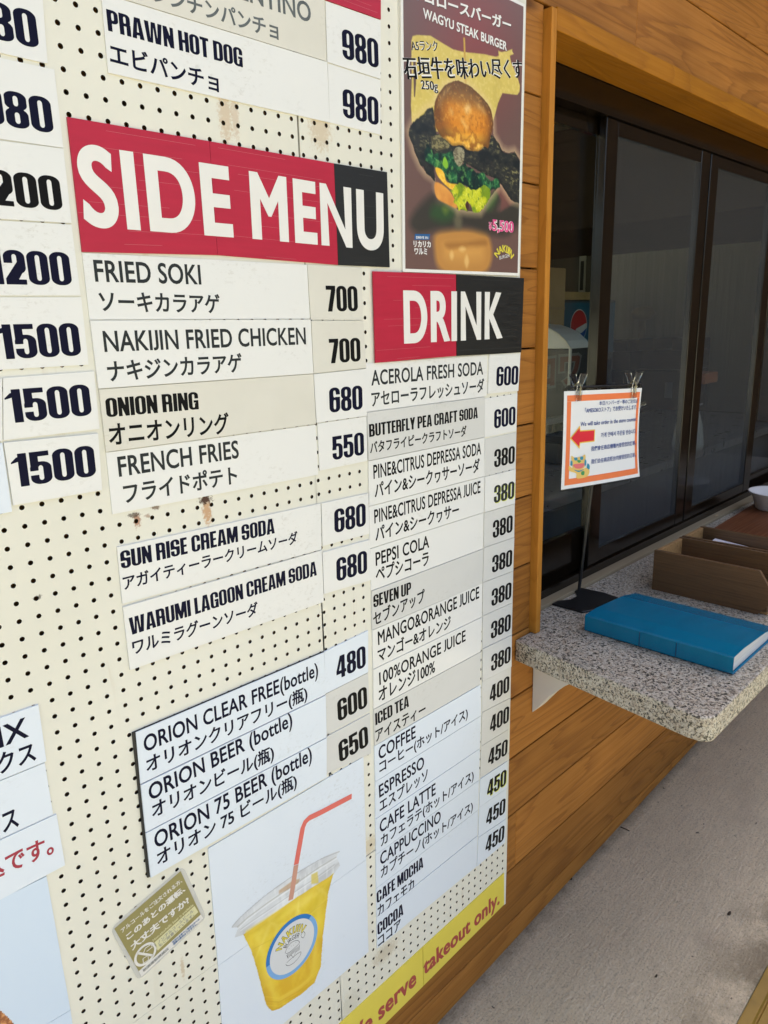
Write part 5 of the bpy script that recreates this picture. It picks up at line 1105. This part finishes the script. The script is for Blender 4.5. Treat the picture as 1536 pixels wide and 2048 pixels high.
# notice layout measured in the enlarged photo: u across 245..1250, v down 420..1690
def nq(x, y):                             # bilinear from the enlarged view to sheet metres
    TL, TR, BR_, BL_ = (205, 370), (1310, 312), (1208, 1560), (210, 1740)
    u, v = .5, .5
    for _ in range(25):
        X = (1 - v) * ((1 - u) * TL[0] + u * TR[0]) + v * ((1 - u) * BL_[0] + u * BR_[0]); Y = (1 - v) * ((1 - u) * TL[1] + u * TR[1]) + v * ((1 - u) * BL_[1] + u * BR_[1])
        dXu = (1 - v) * (TR[0] - TL[0]) + v * (BR_[0] - BL_[0]); dXv = (1 - u) * (BL_[0] - TL[0]) + u * (BR_[0] - TR[0]); dYu = (1 - v) * (TR[1] - TL[1]) + v * (BR_[1] - BL_[1]); dYv = (1 - u) * (BL_[1] - TL[1]) + u * (BR_[1] - TR[1])
        D_ = dXu * dYv - dXv * dYu; u += ((x - X) * dYv - (y - Y) * dXv) / D_; v += ((y - Y) * dXu - (x - X) * dYu) / D_
    return (-.1485 + .297 * u, .105 - .21 * v)
def nt_(style, s, x0, y0, x1, y1, h, **k):
    if style == 'J' and not k: k = dict(bx=.012, by=.008)
    return place(roman(s, **{**STY[style], **k}), nq(x0, y0), nq(x1, y1), h / 1370 * .21)
on_sheet('lettering', [nt_('J', '本日ハンバーガー等のご注文は', 652, 560, 1240, 520, 62), nt_('J', '「AMESOKOストア」でお受けいたします。', 465, 668, 1232, 612, 75, bx=.014, by=.012),
    nt_('g', 'We will take order in the store counter.', 412, 850, 1228, 772, 60, bx=.012, by=.01), nt_('j', '가게 안에서 주문을 받습니다.', 680, 1008, 1215, 948, 72),
    nt_('J', '我們會在商店櫃檯內接受您的訂單。', 550, 1198, 1200, 1112, 70), nt_('J', '我们会在商店柜台内接受您的订单。', 550, 1380, 1182, 1282, 70)], .0008, BLU, notice)
AR = [(285, 1015), (405, 838), (412, 905), (602, 893), (595, 1062), (412, 1085), (405, 1165)]
on_sheet('arrow_edge', [polyfill([nq(*k) for k in AR][::-1])], .0008, ARY, notice)
on_sheet('arrow', [polyfill([nq(*k) for k in ((300, 1013), (398, 872), (405, 922), (590, 908), (584, 1048), (403, 1070), (397, 1132))][::-1])], .0012, RDK, notice)
# small folk guardian dog drawing
LY = mat('tan_ink', (.74, .50, .14), .5, .4); LB = mat('teal_ink', (.03, .25, .36), .5, .4); LP = mat('rose_ink', (.70, .16, .16), .5, .4); LG = mat('leaf_ink', (.06, .30, .10), .5, .4)
f_ = lambda *pts: polyfill([nq(*k) for k in pts][::-1]); fs_ = lambda *pts: polyfill(smooth([nq(*k) for k in pts][::-1], 4))
on_sheet('dog_drawing', [fs_((310, 1260), (350, 1285), (430, 1270), (475, 1245), (480, 1330), (470, 1420), (430, 1450), (505, 1430), (530, 1490), (490, 1560), (380, 1580), (370, 1510), (290, 1470), (285, 1400), (325, 1430), (315, 1340))], .0008, LY, notice)
on_sheet('dog_mane', [fs_((340, 1290), (375, 1285), (380, 1320), (350, 1325)), fs_((415, 1275), (450, 1275), (445, 1315), (415, 1315)), fs_((305, 1330), (322, 1340), (322, 1395), (300, 1390)), fs_((470, 1310), (490, 1340), (480, 1400), (465, 1390)), fs_((505, 1370), (530, 1400), (525, 1455), (495, 1430)), fs_((340, 1455), (400, 1470), (460, 1450), (400, 1490))], .0012, LB, notice)
on_sheet('dog_mouth', [fs_((330, 1385), (400, 1370), (465, 1370), (440, 1430), (370, 1440))], .0012, LP, notice)
on_sheet('dog_nose', [fs_((375, 1330), (400, 1318), (425, 1335), (400, 1360)), fs_((430, 1485), (465, 1480), (462, 1530), (430, 1530))], .0012, LG, notice)
# clear clips
CLR = NT('clear_plastic'); CLR.set(Base_Color=(.90, .92, .91, 1), Roughness=.02, Transmission_Weight=1.0, IOR=1.45); CLR = CLR.m
SPR = mat('clip_spring', (.45, .40, .26), .35, .5, metal=.6)
for k, (aa, lab) in enumerate(((-.104, 'clear plastic clip at the left corner of the paper notice'), (.107, 'clear plastic clip at the right corner of the paper notice'))):
    b0 = pp(aa, .105); cl = empty('clip', tuple(b0), lab, 'clip', 'clear clips on the notice')
    for sgn in (-1, 1):                   # two arms: jaw below, handle flaring above
        m = MB(); w2 = .0115
        prof = [(.0025, -.022), (.0045, -.020), (.0055, .002), (.0065, .010), (.0140, .030), (.0165, .036), (.0135, .036), (.0105, .030), (.0035, .012), (.0018, .000), (.0012, -.020)]
        V = [b0 + uu * s * w2 * (1.0 if z > .02 else .8) + vv * z + nn * sgn * t for s in (-1, 1) for t, z in prof]; n = len(prof)
        m.add(V, [tuple(range(n)), tuple(range(2 * n - 1, n - 1, -1))] + [(i, n + i, n + (i + 1) % n, (i + 1) % n) for i in range(n)]); m.build('arm', CLR, cl, None, .0006, 1)
    m = MB(); m.tube([b0 + vv * .006 - nn * .007 - uu * .0, b0 + vv * .012 - nn * .008, b0 + vv * .018, b0 + vv * .012 + nn * .008, b0 + vv * .004 + nn * .007, b0 - vv * .010 + nn * .006], .0014, 8); m.build('spring', SPR, cl)

# blue binder
BNC = NT('blue_translucent_cover'); BNC.set(Base_Color=(.004, .105, .235, 1), Roughness=.18, Specular_IOR_Level=.3, Transmission_Weight=.12, Coat_Weight=.12, Coat_Roughness=.08)
nz_ = BNC.noise(BNC.map((3, 9, 1)), 3, 2); c_ = BNC.mix(BNC.rng(nz_, .45, .75, 0, .35), (.0002, .155, .28), (.0002, .10, .19)); BNC.set(Base_Color=c_); BNC = BNC.m
PGS = mat('binder_pages', (.66, .67, .69), .5, .3, var=.35, vscale=4, stretch=(1, 1, 220))
bx0, bx1, by0, by1 = 1.271, 1.492, -.366, -.070
bnd = empty('binder', ((bx0 + bx1) / 2, (by0 + by1) / 2, ZT), 'translucent blue ring binder lying closed on the granite counter', 'binder')
HS, HE = .0365, .019
cov = [(bx1 + .004, .0), (bx0 + .004, .0), (bx0, .004), (bx0, HS - .003), (bx0 + .003, HS), (bx0 + .05, HS + .001), (bx1 - .06, HS - .006), (bx1 + .004, HE)]
inn = [(bx1 + .004, HE - .0014), (bx1 - .06, HS - .0074), (bx0 + .05, HS - .0005), (bx0 + .0036, HS - .0014), (bx0 + .0014, HS - .0035), (bx0 + .0014, .0045), (bx0 + .0045, .0014), (bx1 + .004, .0014)]
m = MB(); m.prism([(x, by0, ZT + z) for x, z in cov + inn], (0, by1 - by0, 0)); m.build('cover', BNC, bnd)
m = MB(); m.prism([(x, by0 + .004, ZT + z) for x, z in ((bx0 + .0045, .0035), (bx1 - .004, .0025), (bx1 - .004, HE - .004), (bx1 - .06, HS - .0098), (bx0 + .05, HS - .003), (bx0 + .0045, HS - .006))][::-1], (0, by1 - by0 - .010, 0)); m.build('pages', PGS, bnd)
m = MB(); m.box(bx0 - .0006, bx0 + .0002, -.190, -.1885, ZT + .004, ZT + HS - .004); m.box(bx0 - .0006, bx0 + .0002, -.263, -.2615, ZT + .004, ZT + HS - .004); m.build('spine_crease', mat('crease_blue', (.002, .04, .10), .4, .3), bnd)

# two wooden boxes
BXW = wood('dark_box_wood', (.115, .060, .024, 1), (.045, .021, .009, 1), 2.0, .5, 'Y', .35, .55, .15, .1); BXL = wood('light_box_wood', (.30, .17, .065, 1), (.17, .085, .03, 1), 2.0, .55, 'Y')
def tray_box(x0, x1, label):
    o = empty('wooden_box', ((x0 + x1) / 2, -.19, ZT), label, 'box', 'open wooden boxes on the counter'); t = .009; H = .098; yb, yf_ = -.064, -.297
    pr = [(yb, 0), (yb, H), (yf_, H), (yf_ - .028, H - .042), (yf_ - .028, .030), (yf_ - .004, 0)]
    for xa in (x0, x1 - t):
        m = MB(); m.prism([(xa, y, ZT + z) for y, z in pr], (t, 0, 0)); m.build('side_panel', BXW, o, None, .0008, 1)
    m = MB(); m.box(x0 + t, x1 - t, yb - t, yb, ZT, ZT + H - .002); m.build('back_panel', BXL, o, None, .0008, 1)
    m = MB(); m.box(x0 + t, x1 - t, yf_ - .020, yb - t, ZT, ZT + .006); m.build('bottom', BXL, o)
    m = MB(); m.box(x0 + t, x1 - t, yf_ - .020, yf_ - .012, ZT + .006, ZT + .040); m.build('front_panel', BXW, o, None, .0008, 1)
    return o
tray_box(1.590, 1.735, 'nearer dark wooden open box standing beside the blue binder')
tray_box(1.742, 1.862, 'farther dark wooden open box holding folded white paper')
m = MB(); rs = random.Random(2)
for k in range(4): m.add([(1.756, -.105 - .004 * k, ZT + .062 + .006 * k), (1.849, -.115 + .003 * k, ZT + .060 + .005 * k), (1.846, -.275, ZT + .050 + .004 * k), (1.757, -.270, ZT + .052 + .005 * k)], [(0, 1, 2, 3)])
m.box(1.754, 1.850, -.28, -.10, ZT + .0065, ZT + .046)
tag(m.build('paper_stack', mat('napkin_white', (.70, .67, .70), .8, .2), None, (1.80, -.19, ZT + .0065)), 'loose white paper lying inside the farther wooden box', 'paper')
# reddish brown chopping board with a paper bowl
BRD = wood('red_brown_board', (.155, .048, .014, 1), (.075, .021, .007, 1), 1.2, .42, 'X', .4, .5, .4, .15)
m = MB(); m.prism([(x, y, ZT) for x, y in ((1.875, .008), (1.875, -.34), (2.56, -.34), (2.56, .031), (2.2, .016))], (0, 0, .012)); tag(m.build('wooden_board', BRD, None, (2.2, -.16, ZT), .0015, 2), 'flat reddish brown wooden board on the counter behind the boxes', 'board')
bc = azl(1549, 1018, ZT + .012)
m = MB(); m.lathe((bc.x, bc.y, ZT + .0122), [(.0, .0005), (.052, .0), (.057, .004), (.072, .050), (.0815, .056), (.083, .0585), (.080, .0595), (.0715, .0535), (.056, .0075), (.05, .0045), (.0, .004)], 40)
tag(m.build('paper_bowl', mat('pulp_white', (.66, .60, .54), .7, .25, bump=.08, bscale=300), None, (bc.x, bc.y, ZT + .0122)), 'off white paper bowl on the reddish board at the right edge', 'bowl')
m = MB(); m.box(2.318, 2.332, .0655, .073, -.6215, -.6180)
tag(m.build('wood_chip', mat('chip_tan', (.42, .32, .2), .7, .2), None, (2.325, .07, -.6215), .001, 1), 'tiny pale wood chip lying on the window sill board', 'chip')

# bits of debris on the walkway
TWG = mat('twig_brown', (.05, .035, .022), .8, .2)
def ground_at(px, py):
    d = ray(px, py); return CAM + d * ((GZ(0) - 0.0) / (d.z - .0456 * d.x))
a_, b_, c_ = [ground_at(*k) + Vector((0, 0, .0015)) for k in ((1241, 1655), (1250, 1659), (1259, 1663))]
m = MB(); m.tube([a_, b_ + Vector((0, 0, .001)), c_], .0014, 6); tag(m.build('twig', TWG, None, tuple(b_)), 'short dark twig lying on the concrete near the wall', 'twig')
for (px_, py_, lab) in ((1458, 1828, 'small dark dead leaf on the outer part of the walkway'), (1312, 1953, 'tiny dark leaf scrap low on the walkway, left of the other leaf'), (1142, 1759, 'tiny dark leaf scrap on the walkway close to the timber wall')):
    g_ = ground_at(px_, py_); m = MB(); r_ = .0065 if px_ == 1458 else .004
    m.add([g_ + Vector((r_ * math.cos(t) * 1.3, r_ * math.sin(t) * .6, .0012 + .0016 * math.cos(2 * t))) for t in np.linspace(0, 2 * math.pi, 9)[:-1]] + [g_ + Vector((0, 0, .002))], [(i, (i + 1) % 8, 8) for i in range(8)]); tag(m.build('leaf', TWG, None, tuple(g_)), lab, 'leaf', 'dead leaf scraps on the walkway')
# ------------------------------------------------------------------ inside the kitchen
CARD = mat('carton_board', (.33, .24, .145), .8, .2, var=.15, vscale=8); STL = mat('stainless', (.42, .43, .44), .35, .5, metal=.8, rvar=.08); DKM = mat('machine_black', (.018, .018, .019), .35, .5, var=.3); WPL = mat('appliance_white', (.60, .60, .56), .4, .45)
# dark door in the right hand wall
m = MB(); m.box(4.178, 4.199, 1.60, 2.05, -1.37, .70); d_ = m.build('kitchen_door', mat('door_dark', (.085, .080, .062), .5, .4), None, (4.19, 1.82, -1.37), .003, 1)
tag(d_, 'dark door with a pale slot window in the far wall of the kitchen', 'door')
m = MB()
for b in ((4.17, 4.199, 1.56, 1.5995, -1.37, .75), (4.17, 4.199, 2.0505, 2.09, -1.37, .75), (4.165, 4.199, 1.56, 2.09, .7505, .80)): m.box(*b)
m.build('door_frame', mat('door_frame_olive', (.22, .21, .155), .5, .4), d_)
m = MB(); m.box(4.172, 4.1775, 1.64, 1.685, .14, .37); m.build('slot_window', mat('slot_pale', (.42, .42, .38), .4, .4), d_)
m = MB(); m.box(4.168, 4.1715, 1.652, 1.673, .17, .34); m.build('slot_glass', DKM, d_)
m = MB(); m.box(4.170, 4.1775, 1.62, 1.72, .055, .09); m.build('push_plate', WPL, d_)
m = MB(); m.box(4.19, 4.199, 1.50, 1.535, .055, .10); tag(m.build('light_switch', WPL, None, (4.195, 1.52, .055), .002, 1), 'small white light switch beside the dark kitchen door', 'switch')
# upper hood along the right hand wall
m = MB(); m.prism([(4.19, .17, .36), (3.95, .17, .50), (3.95, .17, 1.04), (4.19, .17, 1.04)], (0, 1.9, 0)); h_ = m.build('range_hood', mat('hood_brown', (.050, .030, .018), .5, .4, var=.3), None, (4.1, 1.1, .36), .003, 1)
tag(h_, 'dark brown hood running along the right wall of the kitchen', 'hood')
# refrigerator with a dark blue header panel
f_r = empty('drinks_fridge', (3.10, 1.3, -1.37), 'dark drinks fridge with a round red and blue emblem, behind the glass', 'fridge')
m = MB(); m.box(2.80, 3.36, 1.0, 1.55, -1.37, .082); m.build('cabinet', mat('fridge_body', (.05, .06, .065), .4, .45), f_r, None, .006, 2)
m = MB(); m.box(2.82, 3.34, .992, .9995, -.16, .070); m.build('header_panel', mat('fridge_header_blue', (.012, .075, .13), .35, .5), f_r)
m = MB(); m.box(2.83, 3.33, .990, .9995, -1.30, -.19); m.build('door', mat('fridge_door_glass', (.02, .03, .032), .12, .5), f_r, None, .003, 1)
ec = (3.012, -.030); er = .068
def disc(c, r, n=40, f=lambda x, y: True): return [(c[0] + r * math.cos(2 * math.pi * k / n), c[1] + r * math.sin(2 * math.pi * k / n)) for k in range(n)]
flat('emblem_rim', [polyfill(disc(ec, er * 1.06))], .9912, mat('emblem_white', (.42, .44, .44), .4, .4), f_r)
up = [(ec[0] + er * math.cos(t), ec[1] + er * math.sin(t)) for t in np.linspace(R(10), R(215), 26)] + [(ec[0] - .02, ec[1] - .012), (ec[0] + .03, ec[1] + .002)]
lo = [(ec[0] + er * math.cos(t), ec[1] + er * math.sin(t)) for t in np.linspace(R(228), R(350), 20)] + [(ec[0] + .03, ec[1] - .030), (ec[0] - .01, ec[1] - .040)]
flat('emblem_red', [polyfill(up)], .9905, mat('emblem_red_paint', (.34, .02, .022), .4, .4), f_r); flat('emblem_blue', [polyfill(lo)], .9905, mat('emblem_blue_paint', (.01, .045, .20), .4, .4), f_r)
bd = disc((3.245, -.045), .026, 24)
flat('badge', [polyfill(bd)], .9905, mat('badge_green', (.05, .42, .16), .4, .4), f_r); flat('badge_stripe', [polyfill(disc((3.248, -.058), .012, 16)), ], .9898, mat('badge_blue', (.06, .25, .62), .4, .4), f_r)
flat('lettering', [place(roman('PEPSI', **STY['G']), (2.955, -.150), (3.07, -.150), .026)], .9905, mat('fridge_letter_grey', (.20, .22, .23), .5, .4), f_r)
# carton on the fridge's left, on a rack
o = empty('carton', (2.74, .98, -.40), 'tall brown cardboard carton standing left of the drinks fridge', 'carton')
m = MB(); m.box(2.62, 2.79, .93, 1.16, -.40, .205); m.build('carton_body', CARD, o, None, .003, 1)
m = MB(); m.box(2.6195, 2.7905, .9292, .9299, .04, .05); m.build('tape', mat('tape_tan', (.22, .15, .08), .3, .5), o)
m = MB()
for (a, b) in ((2.60, .90), (2.81, .90), (2.60, 1.17), (2.81, 1.17)): m.box(a - .012, a + .012, b - .012, b + .012, -1.37, -.405)
m.box(2.58, 2.83, .88, 1.19, -.425, -.4005); rk = m.build('kitchen_rack', STL, None, (2.7, 1.03, -1.37), .001, 1); tag(rk, 'steel rack under the brown carton in the kitchen', 'rack')
m = MB(); m.box(2.83, 3.34, 1.02, 1.50, .0825, .118); tag(m.build('flat_carton', mat('carton_flat', (.30, .22, .11), .8, .2, var=.3), None, (3.08, 1.26, .0825), .002, 1), 'flat cardboard lying on top of the drinks fridge', 'carton')
# warmer with a curved hood
wm = empty('food_warmer', (2.3, .7, -.47), 'white food warmer cabinet with a curved top behind the left pane', 'warmer')
arc = [(.90, -.012), (.66, -.012)] + [(.475 + .185 * math.cos(t), -.095 + .083 * math.sin(t)) for t in np.linspace(R(80), R(180), 9)][:0] + [(.60, -.018), (.56, -.030), (.525, -.048), (.500, -.068), (.482, -.092)]
m = MB(); m.prism([(2.1, y, z) for y, z in arc + [(.90, -.095)]], (.13, 0, 0)); m.build('curved_hood', WPL, wm, None, .002, 1)
m = MB(); m.tube([(2.098, y, z + .001) for y, z in arc], .004, 8); m.tube([(2.098, .482, -.092), (2.098, .484, -.47)], .005, 8); m.tube([(2.098, .895, -.09), (2.098, .895, -.47)], .005, 8); m.build('edge_rail', mat('rail_pale', (.55, .54, .48), .3, .5), wm)
m = MB(); m.box(2.1, 2.23, .486, .89, -.47, -.40); m.build('base', DKM, wm, None, .002, 1)
g = MB(); g.add([(2.1, .486, -.40), (2.1, .89, -.40), (2.1, .89, -.095), (2.1, .486, -.095)], [(0, 1, 2, 3)]); g.add([(2.1, .484, -.40), (2.23, .484, -.40), (2.23, .484, -.095), (2.1, .484, -.095)], [(0, 1, 2, 3)]); g.build('glass', gl.m, wm)
# lettered panel behind the warmer
lp = empty('lettered_panel', (2.66, .84, -.42), 'dark panel with big grey outlined red letters behind the food warmer', 'panel')
m = MB(); m.box(2.34, 2.98, .905, .918, -.42, -.10); m.build('board', mat('panel_dark', (.055, .055, .055), .5, .4), lp)
flat('letter_outline', [place(roman('コワ', bx=.10, by=.09, mode='box'), (2.52, -.285), (2.90, -.285), .145)], .9040, mat('letter_grey', (.20, .20, .19), .5, .4), lp)
flat('lettering', [place(roman('コワ', bx=.045, by=.04, mode='box'), (2.535, -.272), (2.885, -.272), .12)], .9034, mat('letter_red', (.16, .045, .03), .5, .4), lp)
m = MB()
for x in (2.40, 2.92): m.box(x - .012, x + .012, .907, .916, -1.37, -.421)
m.build('post', STL, lp)
# steel worktop below the window, sink tap
wt = empty('worktop', (2.4, .55, -1.37), 'steel kitchen worktop behind the window', 'worktop')
m = MB(); m.box(1.30, 3.75, .26, .92, -.50, -.4705); m.build('top', STL, wt, None, .003, 2)
m = MB(); m.box(1.34, 3.71, .30, .90, -1.30, -.5005); m.build('cabinet', mat('worktop_cabinet', (.10, .10, .10), .5, .4), wt)
CHR = mat('chrome', (.75, .75, .75), .08, .5, metal=1.0)
tp = empty('tap', (2.27, .36, -.4700), 'shiny chrome tap behind the middle pane', 'tap')
m = MB(); m.tube([(2.27, .36, -.4700), (2.27, .36, -.40), (2.27, .355, -.33), (2.275, .34, -.29), (2.29, .31, -.275)], .010, 10); m.build('spout', CHR, tp)
m = MB(); m.lathe((2.27, .36, -.4702), [(0, .0), (.028, .0), (.026, .018), (.016, .024), (0, .026)], 20); m.tube([(2.255, .36, -.40), (2.21, .36, -.385)], .006, 8); m.tube([(2.285, .36, -.40), (2.33, .36, -.39)], .006, 8); m.build('body', CHR, tp)
# coffee machines on a bench along the right wall, orange topped stand, towel, post
bn = empty('side_bench', (3.85, .95, -1.37), 'dark bench along the right wall of the kitchen', 'bench')
m = MB(); m.box(3.62, 4.19, .20, 2.0, -.56, -.52); m.build('top', mat('bench_top', (.09, .088, .085), .4, .4), bn, None, .003, 1); m = MB(); m.box(3.68, 4.18, .24, 1.96, -1.36, -.5605); m.build('cabinet', DKM, bn)
for (y0, y1, zt, lab) in ((1.12, 1.34, -.12, 'taller black machine on the kitchen bench'), (.80, 1.06, -.11, 'black machine with a notched top on the kitchen bench')):
    o = empty('coffee_machine', (3.86, (y0 + y1) / 2, -.52), lab, 'machine')
    m = MB(); m.box(3.72, 4.04, y0, y1, -.519, zt - .16); m.build('body', DKM, o, None, .008, 2)
    m = MB(); m.box(3.78, 4.04, y0, y1, zt - .1595, zt - .06); m.box(3.74, 4.04, y0, y0 + .08, zt - .0595, zt); m.box(3.74, 4.04, y1 - .08, y1, zt - .0595, zt); m.build('head', DKM, o, None, .006, 2)
    m = MB(); m.box(3.716, 3.7195, y0 + .05, y0 + .09, zt - .30, zt - .22); m.build('buttons', mat('button_grey', (.25, .25, .25), .4, .4), o)
o = empty('orange_stand', (3.05, .45, -.470), 'small stand with an orange top on the worktop', 'stand')
m = MB(); m.box(2.985, 3.115, .40, .50, -.268, -.225); m.build('top', mat('stand_orange', (.30, .09, .03), .5, .4), o, None, .003, 1)
m = MB(); m.tube([(3.05, .45, -.466), (3.05, .45, -.268)], .006, 8); m.tube([(2.99, .45, -.466), (3.11, .45, -.466)], .005, 8); m.tube([(3.0, .45, -.36), (3.10, .45, -.36)], .004, 8); m.build('leg', STL, o)
m = MB(); m.lathe((2.62, .30, -.470), [(0, 0), (.05, 0), (.055, .02), (.045, .09), (.03, .14), (.012, .165), (0, .167)], 24); tag(m.build('white_bag', mat('bag_white', (.60, .60, .58), .6, .3, bump=.3, bscale=40), None, (2.62, .30, -.470)), 'white plastic bag on the worktop behind the right pane', 'bag')
m = MB(); m.lathe((4.10, 1.22, .02), [(0, -.04), (.05, -.03), (.07, 0), (.05, .03), (0, .04)], 20); m.tube([(4.10, 1.22, -.1195), (4.10, 1.22, -.02)], .02, 10); tag(m.build('tan_jar', mat('jar_tan', (.38, .30, .18), .5, .4), None, (4.10, 1.22, -.1195)), 'round tan jar on top of the taller black machine', 'jar')
m = MB(); m.box(3.50, 3.62, .24, .36, -.4702, 1.049); tag(m.build('kitchen_post', mat('post_grey', (.11, .115, .12), .6, .3), None, (3.56, .30, -.47), .003, 1), 'grey square post rising from the worktop to the kitchen ceiling', 'post')
